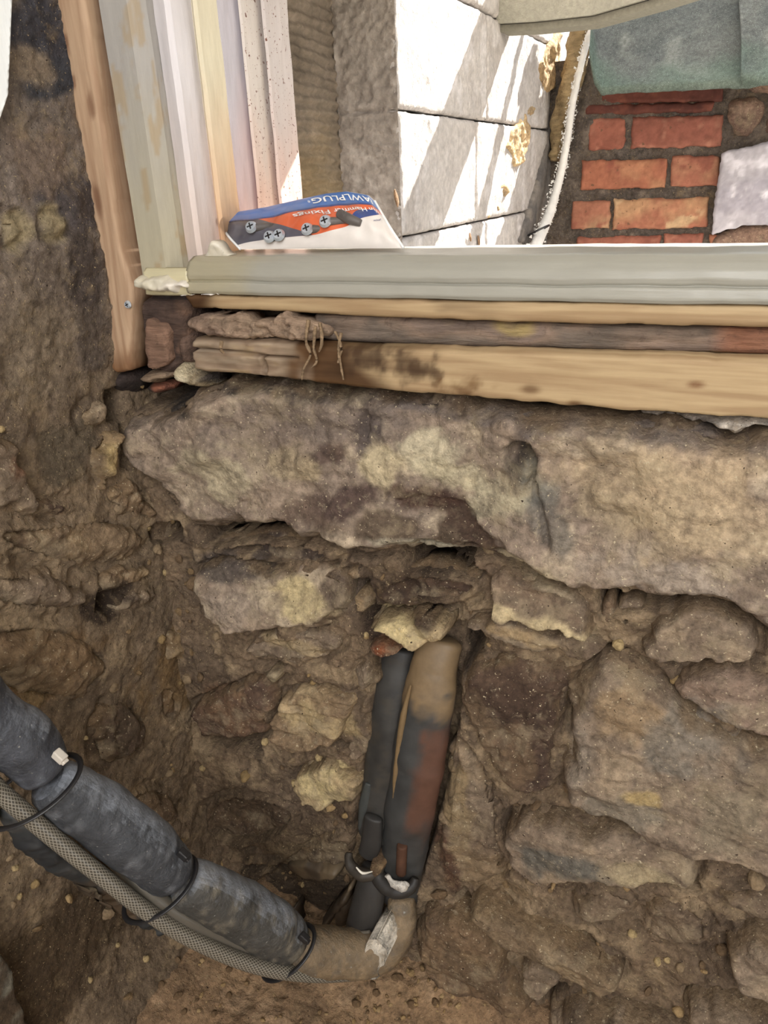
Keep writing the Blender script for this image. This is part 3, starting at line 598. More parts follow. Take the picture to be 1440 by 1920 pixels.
# small chips bedded in the mortar
def lump_mesh(seed, col, sub=1):
    bm = bmesh.new(); bmesh.ops.create_icosphere(bm, subdivisions=sub, radius=1)
    V = np.array([v.co[:] for v in bm.verts]); r = np.random.RandomState(seed)
    V *= (1 + .28 * fbm(V, 1.1, 2, seed))[:, None]; V *= r.uniform(.6, 1.15, 3)
    Fq = [[v.index for v in f.verts] for f in bm.faces]; bm.free()
    return mesh_np('lump', V, [], Fq, np.tile(lin(col), (len(V), 1)) * (1 + .2 * fbm(V, 2, 2, seed))[:, None], smooth=False)
CH = [lump_mesh(i, c, 2) for i, c in enumerate([(146, 122, 84), (122, 100, 72), (168, 146, 106), (106, 86, 64), (136, 116, 90), (156, 130, 92)])]
for me in CH: me.materials.append(M_CHIP)
def chips(plane, parent, G, H, polys, n, zmax, seed, amin):
    r = np.random.RandomState(seed); k = 0
    while k < n:
        j = r.randint(len(G)); p = G[j]
        if p[1] > zmax or p[0] < amin: continue
        if H[j] < -.035 or any(near_sdf(p[None], P, .0)[0] > -.001 for P, _ in polys): continue
        o = bpy.data.objects.new('stone_chip', CH[r.randint(len(CH))]); COL.objects.link(o); o.parent = parent
        s = r.uniform(.0025, .0075) * (1.6 if r.rand() < .12 else 1)
        o.location = to3(p[None], np.array([H[j] + s * .25]), plane)[0]; o.rotation_euler = r.uniform(0, 6, 3); o.scale = (s, s * r.uniform(.7, 1), s * r.uniform(.5, .9)); k += 1
chips(FRONT, wall_front, GF, HF, ALLPOLY[id(FRONT)], 240, -.30, 5, -.62)
chips(LEFT, wall_left, GL, HL, ALLPOLY[id(LEFT)], 110, -.20, 6, .33)

# ------------------------------------------------------------------ earth floor
def floor_extra(G, V, h, C):
    h = h + .012 + .02 * sm(G[:, 1], .56, .68) * sm(G[:, 0], -.45, -.25) + .05 * (1 - sm(G[:, 0], -.60, -.50)) + .02 * sm(G[:, 1], .55, .66)
    return h, C
floor, GFl, HFl = ground('floor', FLOOR, -.70, .45, -.3, .75, .004, [], [], [], ((160, 128, 88), (146, 116, 80), (172, 140, 100)), 401, extra=floor_extra, base=-.008)
PEB = [lump_mesh(40 + i, c, 2) for i, c in enumerate([(150, 124, 86), (128, 104, 74), (110, 88, 64), (164, 138, 100)])]
for me in PEB: me.materials.append(M_CHIP)
r = np.random.RandomState(11)
def on_floor(px, py):
    p = U(px, py, 2, -1.0); j = np.argmin(((GFl - p[:2]) ** 2).sum(1)); return np.array([p[0], p[1], -1.013 + HFl[j]])
def pebble(px, py, s):
    p = on_floor(px, py); o = bpy.data.objects.new('pebble', PEB[r.randint(4)]); COL.objects.link(o)
    o.location = p + np.array([0, 0, s * .3]); o.scale = (s, s * r.uniform(.6, 1), s * r.uniform(.5, .8)); o.rotation_euler = (r.uniform(-.3, .3), r.uniform(-.3, .3), r.uniform(0, 6))
    tag(o, 'loose brown pebble lying on the earth floor under the pipes', 'stone', 'loose pebbles on the earth floor')
for a in [(240,1748,.008),(270,1808,.006),(272,1780,.005),(350,1790,.006),(330,1730,.006),(385,1830,.006),(420,1770,.005),(182,1893,.009),(250,1840,.005),(300,1870,.005),(340,1895,.006),(380,1880,.005),(430,1825,.006),(160,1905,.006),(200,1900,.005),(260,1905,.006)]: pebble(*a)
for _ in range(70):
    px, py = r.uniform(170, 1000), r.uniform(1760, 1915)
    if py > 1700 + (px - 400) * .1: pebble(px, py, r.uniform(.0022, .006))
for _ in range(60): pebble(r.uniform(660, 860), r.uniform(1800, 1915), r.uniform(.003, .0065))
gv, gf = [], []
for k in range(900):
    p = GFl[r.randint(len(GFl))]
    if p[1] < .25 or p[1] > .60 or p[0] < -.58: continue
    j = np.argmin(((GFl - p) ** 2).sum(1)); s = r.uniform(.0008, .002); b = len(gv); c = np.array([p[0], p[1], -1.013 + HFl[j] + s * .3])
    gv += [c + s * np.array(d_) * r.uniform(.7, 1.2) for d_ in ((1, 0, 0), (-1, 0, 0), (0, 1, 0), (0, -1, 0), (0, 0, 1), (0, 0, -1))]
    gf += [[b + i for i in t_] for t_ in ((0, 2, 4), (2, 1, 4), (1, 3, 4), (3, 0, 4), (2, 0, 5), (1, 2, 5), (3, 1, 5), (0, 3, 5))]
tag(link('grit', mesh_np('grit', gv, [], gf, np.tile(lin((134, 108, 74)), (len(gv), 1)), smooth=False), M_EARTH), 'fine grit strewn over the brown earth floor', 'grit', kind='stuff')

# ------------------------------------------------------------------ window frame: left jamb, sill
win = empty('window_1', (-.5, .70, -.09), kind='structure')
def extrude_z(profile, z0, z1, colf, nz=170, sub=3, m=M_PAINT, name='jamb', parent=None, seed=0, rough=.0006):
    P = []
    for i in range(len(profile) - 1):
        for k in range(sub): t = k / sub; P.append(np.array(profile[i]) * (1 - t) + np.array(profile[i + 1]) * t)
    P.append(np.array(profile[-1])); P = np.array(P); n = len(P)
    zs = np.linspace(z0, z1, nz); V = np.array([[p[0], p[1], z] for z in zs for p in P])
    V[:, 0] += rough * fbm(V * np.array([1, 1, .3]), 90, 3, seed)
    q = [[i * n + k, i * n + (k + 1) % n, (i + 1) * n + (k + 1) % n, (i + 1) * n + k] for i in range(nz - 1) for k in range(n)]
    fan = []
    V = np.vstack([V, [[P[:, 0].mean(), P[:, 1].mean(), z0], [P[:, 0].mean(), P[:, 1].mean(), z1]]]); m0 = nz * n
    fan = [[(k + 1) % n, k, m0] for k in range(n)] + [[(nz - 1) * n + k, (nz - 1) * n + (k + 1) % n, m0 + 1] for k in range(n)]
    me = mesh_np(name, V, q, fan, colf(V), smooth=False)
    return link(name, me, m, parent)
def paint(c_top, c_bot, speckle=0, wear=0, seed=0, z0=-.09, z1=.12):  # peach c_bot values paint in warm bounced light low on the jamb
    def f(V):
        w = sm(V[:, 2] + .03 * fbm(V * np.array([3, 3, 1]), 14, 3, seed), z0, z1)[:, None]
        C = lin(c_bot) * (1 - w) + lin(c_top) * w
        if wear:
            k = sm(fbm(V * np.array([4, 4, 1]), 22, 4, seed + 2) - V[:, 2] * 2.4 - .04, .15, .4)[:, None] * wear
            C = C * (1 - k) + lin((156, 134, 100)) * k
        return C
    return f
ZB, ZT = -.085, .262
# profile corners (X, Y) in plan, each member closed at the back
extrude_z([(-.566, .640), (-.535, .640), (-.5245, .654), (-.5235, .668), (-.566, .668)], -.088, ZT, paint((158, 153, 146), (168, 160, 138), wear=.6, seed=3), name='architrave', parent=win, sub=8)
extrude_z([(-.5235, .662), (-.507, .656), (-.503, .660), (-.500, .688), (-.5235, .690)], ZB, ZT, paint((206, 200, 200), (206, 188, 178), seed=5), name='staff_bead', parent=win, sub=8)
extrude_z([(-.5235, .6895), (-.4995, .687), (-.4945, .681), (-.4915, .684), (-.490, .713), (-.5235, .715)], ZB, ZT, paint((206, 196, 170), (210, 160, 118), speckle=.0, seed=7), name='pulley_stile', parent=win, sub=8)
extrude_z([(-.5235, .7135), (-.4895, .713), (-.4890, .748), (-.5235, .750)], ZB, ZT, paint((182, 176, 182), (200, 164, 156), speckle=.3, seed=9), name='sash_channel', parent=win, sub=8)
extrude_z([(-.5235, .7485), (-.4890, .747), (-.4845, .740), (-.4825, .742), (-.4820, .779), (-.5235, .781)], ZB, ZT, paint((198, 188, 180), (206, 164, 146), speckle=1, seed=11), m=M_PAINTSP, name='parting_bead', parent=win, sub=8)
extrude_z([(-.5235, .7795), (-.4815, .779), (-.4765, .769), (-.4748, .772), (-.4740, .815), (-.5235, .818)], ZB, ZT, paint((190, 180, 176), (204, 166, 152), speckle=1, seed=13), m=M_PAINTSP, name='outer_lining', parent=win, sub=8)
# sill: profile in Y-Z extruded along X
def extrude_x(prof, x0, x1, colf, m, name, parent, nx=240, seed=0, rough=.0008, sub=3):
    P = []
    for i in range(len(prof)):
        a, b = np.array(prof[i]), np.array(prof[(i + 1) % len(prof)])
        for k in range(sub): P.append(a + (b - a) * k / sub)
    P = np.array(P); n = len(P); xs = np.linspace(x0, x1, nx)
    V = np.array([[x, p[0], p[1]] for x in xs for p in P])
    V[:, 2] += rough * fbm(V * np.array([.4, 1, 1]), 50, 3, seed); V[:, 1] += rough * fbm(V * np.array([.4, 1, 1]), 50, 3, seed + 1)
    q = [[i * n + (k + 1) % n, i * n + k, (i + 1) * n + k, (i + 1) * n + (k + 1) % n] for i in range(nx - 1) for k in range(n)]
    m0 = nx * n; c = P.mean(0); V = np.vstack([V, [[x0, *c], [x1, *c]]])
    fan = [[k, (k + 1) % n, m0] for k in range(n)] + [[(nx - 1) * n + (k + 1) % n, (nx - 1) * n + k, m0 + 1] for k in range(n)]
    return link(name, mesh_np(name, V, q, fan, colf(V), smooth=True), m, parent)
def z_at(px, py, Y): return U(px, py, 1, Y)[2]
zt, zg, zb = z_at(1000, 490, .635), z_at(1000, 536, .632), z_at(1000, 567, .632)
zb2, zm, zl = z_at(1000, 602, .636), z_at(1000, 648, .636), z_at(1000, 752, .636)
def sillcol(V):
    C = np.tile(lin((152, 149, 138)), (len(V), 1)); w = (sm(-V[:, 0] + .05 * fbm(V, 20, 4, 3), .40, .52) * .75)[:, None]
    return C * (1 - w) + lin((160, 150, 122)) * w
ZTOP = zt + .004
extrude_x([(.634, zt - .013), (.636, zt - .007), (.641, zt - .001), (.650, ZTOP - .0005), (.662, ZTOP), (.735, ZTOP), (.815, ZTOP - .025), (.815, zb), (.642, zb), (.634, zb + .001), (.632, zb + .004), (.633, zg - .001), (.6365, zg), (.635, zg + .002)], -.507, .45, sillcol, M_SILLP, 'sill', win, sub=4)
extrude_x([(.634, zt - .010), (.640, zt - .006), (.640, zb - .002), (.634, zb)], -.56, -.506, lambda V: np.tile(lin((196, 186, 152)), (len(V), 1)), M_SILLP, 'sill_return', win, nx=30)
st('sill_outside', box((-.474, .816, ZTOP - .16), (.45, 1.0, ZTOP - .045), .004, (170, 165, 155)), M_SILLP)
# ------------------------------------------------------------------ timbers below the sill
def pinecol(V, p2, t, x_rot, seed, dark=(80, 67, 57)):
    C = np.ones((len(V), 3)); k = sm(-V[:, 0] + .10 * fbm(V * np.array([.5, 1, 1]), 16, 4, seed), -x_rot, -x_rot + .09)[:, None]
    C = C * (1 - k) + lin(dark) * 2.4 * k * (1 + .5 * fbm(V * np.array([.3, 1, 1]), 60, 4, seed + 3))[:, None]
    for (kx, ky, rr, cc) in ((1308, 712, .006, (120, 84, 60)), (1085, 748, .006, (110, 84, 64)), (1003, 722, .008, (110, 88, 70)), (712, 665, .022, (70, 58, 54)), (770, 680, .026, (78, 66, 60)), (815, 690, .018, (84, 72, 64)), (690, 640, .014, (84, 70, 60)), (880, 720, .02, (120, 98, 74))):
        c = to2((kx, ky), FRONT); dd = np.sqrt(((p2[:, 0] - c[0]) * .6) ** 2 + ((p2[:, 1] - c[1]) * 1.3) ** 2) + .010 * fbm(V, 90, 4, 5) * (rr > .01)
        w = (1 - sm(dd, rr * .2, rr))[:, None] * .75; C = C * (1 - w) + lin(cc) * 1.6 * w
    s = sm(fbm(V * np.array([.4, 1, 1]), 22, 4, seed + 5), .45, .7)[:, None] * .6 * sm(-V[:, 0], .15, .3)[:, None]
    return C * (1 - s) + lin((90, 74, 62)) * s
def timber(name, poly, xr, label, seed, **kw):
    cols = kw.pop('cols', None) or (lambda V, p2, t: pinecol(V, p2, t, xr, seed))
    o = patch(name, poly, FRONT, None, kw.pop('m', M_PINE), cols, seed=seed, round_=0, back=.05, **kw)
    return tag(o, label, 'timber') if label else o
timber('pine_batten', [(355,545),(480,552),(600,551),(1000,561),(1440,566),(1580,568),(1580,620),(1440,609),(1000,600),(640,587),(560,580),(375,574)], -.42,
       'thin pine batten directly beneath the white painted sill', 31, proud=.014, rim=.003, edge=.006, amp=.0004, big=.001, jitter=.0006, sp=.0026)
def midcol(V, p2, t):
    C = np.tile(lin((136, 116, 100)), (len(V), 1)); n = fbm(V * np.array([.5, 1, 1]), 18, 4, 55)
    C = C * (1 + .35 * fbm(V, 40, 4, 52))[:, None]
    for (a, b, c) in ((-.6, -.1, (98, 90, 82)), (.1, .35, (126, 110, 100)), (.38, .6, (166, 146, 96))):
        w = (sm(n, a, b) * (1 - sm(n, b, b + .3)))[:, None] * .8; C = C * (1 - w) + lin(c) * w
    w = sm(V[:, 0], -.03, -.01)[:, None] * .7; return C * (1 - w) + lin((150, 98, 72)) * w
timber('stained_timber_strip', [(590,588),(700,591),(1000,602),(1440,611),(1580,622),(1580,672),(1440,664),(1000,652),(640,641),(590,632)], 0, 'stained grey and yellow timber strip set back between batten and beam', 37,
       proud=.004, rim=.003, edge=-.002, amp=.001, big=.001, jitter=.0008, sp=.0026, m=M_ROT, cols=midcol)
crk = [(np.array([to2(q, FRONT) for q in g]), dpt) for g, dpt in (([(374,647),(450,653),(572,666),(572,669),(450,658),(374,652)], .014), ([(503,662),(508,664),(512,702),(505,702)], .012))]
def beampost(p, h, s):
    V = to3(p, np.zeros(len(p)), FRONT); k = sm(-p[:, 0], .36, .44)
    h = h + k * (.0045 * fbm(V * np.array([.35, 1, 1]), 60, 4, 61) - .003)
    for P, dpt in crk: h = h - dpt * sm(sdf(p, P) + .0008, 0, .002)
    return h
def beamcol(V, p2, t):
    C = pinecol(V, p2, t, -.27, 41)
    k = sm(-V[:, 0] + .05 * fbm(V, 25, 3, 4), .40, .45)[:, None]; R_ = lin((152, 128, 102)) / lin((176, 146, 106)) * (1 + .35 * fbm(V * np.array([.2, 1, 1]), 80, 4, 8))[:, None]
    return C * (1 - k) + R_ * k
timber('rotten_timber_beam', [(372,630),(480,630),(640,640),(1000,651),(1440,662),(1580,668),(1580,800),(1440,782),(1168,764),(918,743),(760,729),(640,718),(513,703),(400,696),(376,690)], -.27,
       'long pine beam, rotten and split at its left end, above the stones', 41, proud=.016, rim=.004, edge=.0, amp=.0006, big=.001, jitter=.001, sp=.0021, post=beampost, cols=beamcol)
RT = lambda a, b, c: (a, b, c)
def thing_patch(name, poly, pal, label, cat, seed, plane=FRONT, m=M_ROT, **kw):
    o = patch(name, poly, plane, None, m, pal, seed=seed, **kw); return tag(o, label, cat)
thing_patch('rotten_timber_slab', [(358,600),(372,588),(430,582),(500,590),(560,582),(600,590),(622,604),(628,622),(600,640),(560,632),(500,628),(420,634),(366,622)], ((164, 138, 108), (134, 110, 88), (182, 156, 122)),
            'crumbling rotten slab of timber on the left end of the beam', 'timber', 43, proud=.016, rim=.005, edge=.004, amp=.006, fr=90, big=.003, back=.02, jitter=.005, round_=1, sp=.0016)
post = empty('timber_post_stub', U(320, 690, 1, .65), 'dark decayed post stub under the left corner of the window', 'timber')
patch('post_body', [(262,548),(330,548),(368,556),(366,640),(350,690),(330,712),(282,700),(268,640)], FRONT, post, M_ROT, ((92, 72, 58), (78, 62, 52), (110, 84, 64)), seed=45, proud=.006, rim=.008, amp=.004, back=.03)
patch('end_grain', [(288,596),(300,590),(334,606),(334,640),(336,676),(300,690),(290,682)], FRONT, post, M_ROT, ((136, 104, 80), (118, 90, 70), (150, 116, 88)), seed=46, proud=.017, rim=.004, edge=.008, amp=.001, big=.001, back=.015)
thing_patch('rotten_wood_lump', [(332,640),(345,618),(372,610),(374,660),(376,690),(340,690)], ((104, 82, 66), (90, 70, 58), (120, 96, 76)), 'decayed brown wedge of wood between post stub and beam', 'timber', 47, proud=.010, rim=.008, back=.02)
thing_patch('foam_lump', [(334,682),(352,674),(370,686),(398,696),(402,716),(384,734),(366,726),(346,716)], ((198, 182, 140), (182, 164, 124), (212, 198, 158)), 'pale lump of hardened foam under the left beam end', 'foam', 48, m=M_EARTH, proud=.022, rim=.01, amp=.004, fr=60, back=.02)
thing_patch('rust_fragment', [(262,728),(282,716),(310,722),(306,738),(280,746)], ((130, 78, 56), (104, 64, 48), (150, 92, 64)), 'rusty red fragment in the dark hollow under the corner', 'fragment', 49, proud=.0, rim=.006, back=.02)
thing_patch('dark_wood_fragment', [(206,690),(250,688),(258,720),(240,745),(212,738)], ((70, 58, 50), (60, 50, 44), (88, 72, 58)), 'blackened wood fragment below the pine lining', 'fragment', 50, proud=.008, rim=.01, amp=.005, back=.02)
thing_patch('splintered_wood', [(258,700),(300,692),(336,694),(330,708),(300,712),(296,722),(270,716)], ((140, 118, 90), (118, 98, 76), (156, 134, 102)), 'splintered pale wood under the decayed post stub', 'fragment', 51, proud=.012, rim=.006, back=.02)
# peeling threads of wood on the beam
fib = empty('wood_fibres', U(590, 650, 1, .63), 'hanging torn wood fibres on the rotten beam', 'fibres')
for k, L_ in enumerate([[(578,600),(574,640),(582,665),(570,690),(566,712)], [(592,612),(588,650),(594,676),(584,690)], [(600,606),(604,640),(598,660)], [(640,625),(634,655),(640,690),(644,712)], [(628,622),(640,650),(634,680)], [(416,640),(414,655),(420,662)]]):
    link('fibre', sweep([U(x, y, 1, .627 - .002 * (j % 2)) for j, (x, y) in enumerate(L_)], [.0016] * (len(L_) - 1) + [.0006], n=6, res=5, col=(150, 126, 98), lump=.0008, frf=120, seed=k), M_ROT, fib)
# pine lining upright
lin_ = empty('pine_lining', U(225, 690, 1, .63), 'upright bare pine lining board at the left of the window, broken at its foot', 'board')
def upcol(V, p2, t):
    C = np.ones((len(V), 3)); z = V[:, 2]
    for (kx, ky, rr) in ((193, 200, .010), (203, 375, .012), (148, 85, .007), (162, 160, .006)):
        c = to2((kx, ky), FRONT); dd = np.sqrt(((p2[:, 0] - c[0]) * 1.7) ** 2 + ((p2[:, 1] - c[1]) * .55) ** 2)
        w = (1 - sm(dd + .004 * fbm(V, 70, 3, 5), rr * .2, rr))[:, None] * .6; C = C * (1 - w) + lin((140, 96, 74)) * w
    k = (1 - sm(z + .03 * fbm(V, 18, 3, 9), -.185, -.13))[:, None]; return C * (1 - k) + lin((190, 160, 130)) * (1 + .4 * fbm(V, 30, 4, 10))[:, None] * k
patch('board', [(112,-90),(168,-90),(181,0),(203,150),(222,300),(244,450),(268,540),(266,600),(262,690),(236,694),(206,680),(203,620),(212,590),(200,520),(180,400),(150,200),(124,0)], FRONT, lin_, M_PINEV, upcol, seed=53, proud=.016, rim=.004, edge=.006, amp=.0006, big=.001, jitter=.001, round_=0, back=.03, sp=.0024)
def screw(parent, loc, nrm, R, name='screw'):
    bm = bmesh.new(); bmesh.ops.create_cone(bm, segments=20, radius1=R, radius2=R * .75, depth=R * .5, cap_ends=True)
    for v in bm.verts: v.co.z += R * .25
    me = bpy.data.meshes.new('head'); bm.to_mesh(me); bm.free()
    q = Vector(nrm).to_track_quat('Z', 'Y'); me.transform(q.to_matrix().to_4x4()); me.transform(Matrix.Translation(loc)); a = link(name, me, M_STEEL, parent)
    for th in (.4, .4 + math.pi / 2):
        m2 = box((-R * .55, -R * .12, R * .42), (R * .55, R * .12, R * .53), 0); m2.transform(Matrix.Rotation(th, 4, 'Z')); m2.transform(q.to_matrix().to_4x4()); m2.transform(Matrix.Translation(loc)); link('slot', m2, M_TIE, a)
    return a
screw(lin_, U(240, 571, 1, .633), (0, -1, 0), .0042)
# flaking paint where jamb meets sill
fl = empty('paint_flakes', U(400, 490, 1, .64), 'curled white paint and filler at the corner of jamb and sill', 'paint')
for k, (poly, h) in enumerate([([(366,490),(386,470),(400,450),(412,456),(420,470),(440,476),(430,486),(395,492),(372,508)], .010), ([(276,543),(310,546),(340,556),(330,552),(300,552)], .016), ([(340,548),(400,546),(455,542),(440,548),(380,556),(345,556)], .016), ([(268,515),(300,512),(352,520),(368,538),(330,545),(272,540)], .018)]):
    patch('flake', poly, (1, .64 if k else .655, -1, (0, 2)), fl, M_PAINT, ((216, 208, 186), (200, 192, 162), (226, 220, 206)), seed=60 + k, proud=h if k else .004, rim=.004, edge=.0, amp=.003, fr=60, big=.002, back=.012, sp=.0016)
thing_patch('plaster_fillet', [(1160,768),(1250,772),(1440,780),(1580,790),(1580,815),(1440,800),(1400,806),(1378,822),(1350,806),(1310,794),(1240,786),(1180,776)], ((206, 196, 174), (190, 180, 160), (220, 210, 190)), 'cream plaster squeezed out beneath the right end of the beam', 'plaster', 66, m=M_EARTH, proud=.012, rim=.006, amp=.002, big=.001, back=.02)
# white board edge at the top left, plank at the bottom left
tag(patch('trim_1', [(-70,-80),(-3,-80),(-6,0),(-13,180),(-30,230),(-70,230)], LEFT, None, M_PAINT, lambda V, p2, t: np.tile(lin((236, 238, 236)), (len(V), 1)), proud=.018, rim=.002, edge=.012, amp=.0002, big=0, jitter=0, round_=0), kind='structure')
thing_patch('grey_plank', [(-90,1650),(0,1792),(16,1840),(30,1880),(46,1940),(60,2010),(-90,2010)], ((132, 128, 108), (118, 114, 96), (146, 140, 116)), 'weathered grey green plank end leaning in the lower left corner', 'plank', 67, plane=LEFT, m=M_ROT, proud=.02, rim=.006, amp=.001, big=.002, round_=0, back=.02)

# ------------------------------------------------------------------ pipes
def lagcol(base, dust, seed, top=.5, dcol=None):
    def f(V):
        C = np.tile(lin(base), (len(V), 1)) * (1 + .3 * fbm(V, 60, 4, seed))[:, None]
        w = (sm(fbm(V, 90, 4, seed + 2), .15, .6) * dust)[:, None]; C = C * (1 - w) + lin(dcol or (150, 150, 150)) * w
        return C
    return f
run = empty('lagged_pipe', UD(620, 1800, 1.0), 'black foam lagged pipe running from the left edge down to the wall foot', 'pipe')
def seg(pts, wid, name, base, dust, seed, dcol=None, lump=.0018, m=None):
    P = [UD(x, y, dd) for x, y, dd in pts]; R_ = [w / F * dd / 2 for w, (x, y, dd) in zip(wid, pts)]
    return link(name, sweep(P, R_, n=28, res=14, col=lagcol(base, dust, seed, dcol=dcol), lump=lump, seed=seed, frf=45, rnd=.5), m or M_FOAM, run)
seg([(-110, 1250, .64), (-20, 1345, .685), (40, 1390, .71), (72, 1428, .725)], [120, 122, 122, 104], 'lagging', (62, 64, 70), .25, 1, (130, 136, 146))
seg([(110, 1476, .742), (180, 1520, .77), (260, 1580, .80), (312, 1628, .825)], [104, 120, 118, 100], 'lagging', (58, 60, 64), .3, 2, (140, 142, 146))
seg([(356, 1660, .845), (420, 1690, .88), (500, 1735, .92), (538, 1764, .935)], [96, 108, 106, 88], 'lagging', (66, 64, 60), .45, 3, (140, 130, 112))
seg([(566, 1779, .95), (620, 1785, .97), (680, 1787, .985), (725, 1772, .99), (750, 1730, .99), (752, 1690, .99)], [84, 90, 86, 76, 62, 50], 'elbow', (124, 106, 82), .5, 4, (88, 82, 74), m=M_ELBOW)
# clear hoses
bh = empty('braided_hose', UD(420, 1790, .9), 'clear braided hose strapped underneath the lagged pipe', 'hose')
link('hose_wall', sweep([UD(*a) for a in [(-60, 1420, .66), (0, 1484, .695), (100, 1570, .735), (200, 1650, .775), (270, 1705, .805), (350, 1755, .84), (440, 1797, .88), (520, 1820, .915), (600, 1828, .955), (670, 1824, .985)]], [.0085] * 5 + [.009] * 5, n=20, res=10), M_BRAID, bh)
ch = empty('clear_hose', UD(400, 1750, .9), 'plain translucent hose lying between lagged pipe and braided hose', 'hose')
link('hose_wall', sweep([UD(*a) for a in [(210, 1605, .80), (270, 1665, .815), (340, 1718, .84), (420, 1757, .88), (500, 1796, .92), (545, 1812, .94)]], .0095, n=18, res=10), M_CLEAR, ch)
def tie(name, c, r1, r2, axis_pts, label, wid=.003, m=M_TIE, head=None, mh=None):
    a, b = UD(*axis_pts[0]), UD(*axis_pts[1]); t = b - a; t /= np.linalg.norm(t); c = UD(*c)
    up = UD(axis_pts[2][0], axis_pts[2][1], axis_pts[2][2]) - c; up -= t * (up @ t); up /= np.linalg.norm(up); sd = np.cross(t, up)
    pts = [c + up * r1 * math.cos(k) + sd * r2 * math.sin(k) for k in np.linspace(0, 2 * math.pi, 37)]
    e = empty(name, c, label, 'cable tie')
    link('strap', sweep(pts, wid, n=8, res=2, squash=.5, squash_axis=t, caps=False), m, e)
    if head is not None:
        h = UD(*head); h_ = box((-.006, -.004, -.0045), (.006, .004, .0045), .0012); h_.transform(Matrix.Rotation(.6, 4, 'Y')); h_.transform(Matrix.Translation(h)); k = link('buckle', h_, mh or m, e)
        h2 = box((-.0025, -.003, -.0085), (.0025, .003, -.0015), .0008); h2.transform(Matrix.Rotation(-.8, 4, 'Y')); h2.transform(Matrix.Translation(h)); link('tail', h2, mh or m, k)
    return e
tie('cable_tie', (62, 1482, .722), .047, .034, ((40, 1400, .71), (100, 1468, .74), (112, 1420, .72)), 'black cable tie below the white buckle on the lagged pipe', head=(112, 1418, .70), mh=M_TIEW)
tie('cable_tie', (300, 1665, .83), .045, .032, ((260, 1580, .80), (342, 1652, .84), (345, 1600, .82)), 'black cable tie around the middle of pipe and hoses', head=(344, 1602, .80))
tie('cable_tie', (540, 1785, .94), .041, .028, ((500, 1735, .92), (566, 1779, .95), (575, 1740, .93)), 'black cable tie nearest the elbow at the wall foot', head=(570, 1758, .905))
# black strip behind the run
thing_patch('broken_lagging', [(0,1510),(60,1530),(200,1630),(330,1725),(345,1775),(290,1752),(190,1692),(110,1645),(40,1600),(8,1560)], ((52, 54, 52), (44, 46, 46), (66, 66, 62)), 'broken dark lagging strip against the left wall under the hoses', 'lagging', 68, plane=LEFT, m=M_RUBBER, proud=.022, rim=.012, edge=.0, amp=.001, back=.02)
thing_patch('cream_splinter', [(112,1640),(150,1655),(182,1680),(184,1694),(150,1675)], ((206, 192, 156), (190, 174, 136), (214, 202, 170)), 'cream splinter on the edge of the broken lagging strip', 'splinter', 69, plane=LEFT, m=M_ROT, proud=.03, rim=.004, edge=.015, amp=.001, back=.01, sp=.0018)
# two upright pipes in the chase
up = empty('upright_lagged_pipe', UD(800, 1600, 1.0), 'upright pipe in grey and rust lagging rising in the wall chase', 'pipe')
def upl(V):
    C = np.tile(lin((58, 58, 57)), (len(V), 1)) * (1 + .25 * fbm(V, 50, 4, 5))[:, None]
    z = V[:, 2]; X = V[:, 0]; zz = (z - z.min()) / (z.max() - z.min())
    cx = np.interp(z, UPZ, UPX)
    w = (sm(X - cx + .006 * fbm(V, 60, 3, 6), .002, .010) * sm(zz + .06 * fbm(V, 60, 3, 8), .30, .46) * (1 - sm(zz + .05 * fbm(V, 80, 3, 9), .70, .80)))[:, None] * .9
    C = C * (1 - w) + lin((92, 62, 48)) * w
    w = sm(zz + .05 * fbm(V, 70, 4, 12), .78, .86)[:, None]; return C * (1 - w) + lin((118, 98, 72)) * w
UPp = [(824, 1205), (815, 1250), (805, 1300), (790, 1400), (775, 1480), (762, 1560), (752, 1620), (748, 1680)]
UPP = [U(x, y, 1, yy) for (x, y), yy in zip(UPp, (.675, .665, .655, .65, .648, .647, .65, .655))]
UPZ = [p[2] for p in UPP][::-1]; UPX = [p[0] for p in UPP][::-1]
link('lagging', sweep(UPP, [.025, .028, .030, .031, .031, .030, .028, .026], n=28, res=12, squash=.75, squash_axis=(0, 1, 0), col=upl, lump=.0024, seed=3), M_RUBBER, up)
link('lagging_lip', sweep([U(x, y, 1, .632) for x, y in [(770, 1285), (757, 1340), (745, 1420), (738, 1500)]], [.002, .0045, .004, .002], n=10, res=8, col=(118, 97, 68), lump=.001), M_RUBBER, up)
up2 = empty('split_lagging_pipe', UD(720, 1560, 1.0), 'slim upright pipe in flat split dark grey lagging, beside the rust stained pipe', 'pipe')
link('lagging', sweep([U(x, y, 1, yy) for x, y, yy in [(748, 1222, .69), (738, 1290, .675), (730, 1350, .665), (720, 1430, .66), (712, 1500, .655), (702, 1565, .65)]], [.020, .022, .023, .024, .0245, .022], n=24, res=12, squash=.55, squash_axis=(0, 1, 0), col=lagcol((56, 54, 51), .25, 8, dcol=(82, 73, 60)), lump=.0012, seed=4), M_RUBBER, up2)
link('split_edge', sweep([U(x, y, 1, .645) for x, y in [(690, 1470), (683, 1510), (677, 1555)]], [.004, .0075, .004], n=10, res=8, squash=.5, squash_axis=(0, 1, 0), col=(64, 66, 64)), M_RUBBER, up2)
link('torn_tip', sweep([U(x, y, 1, .635) for x, y in [(700, 1535), (696, 1580), (688, 1602)]], [.012, .014, .012], n=14, res=6, squash=.5, squash_axis=(0, 1, 0), col=(50, 48, 46)), M_RUBBER, up2)
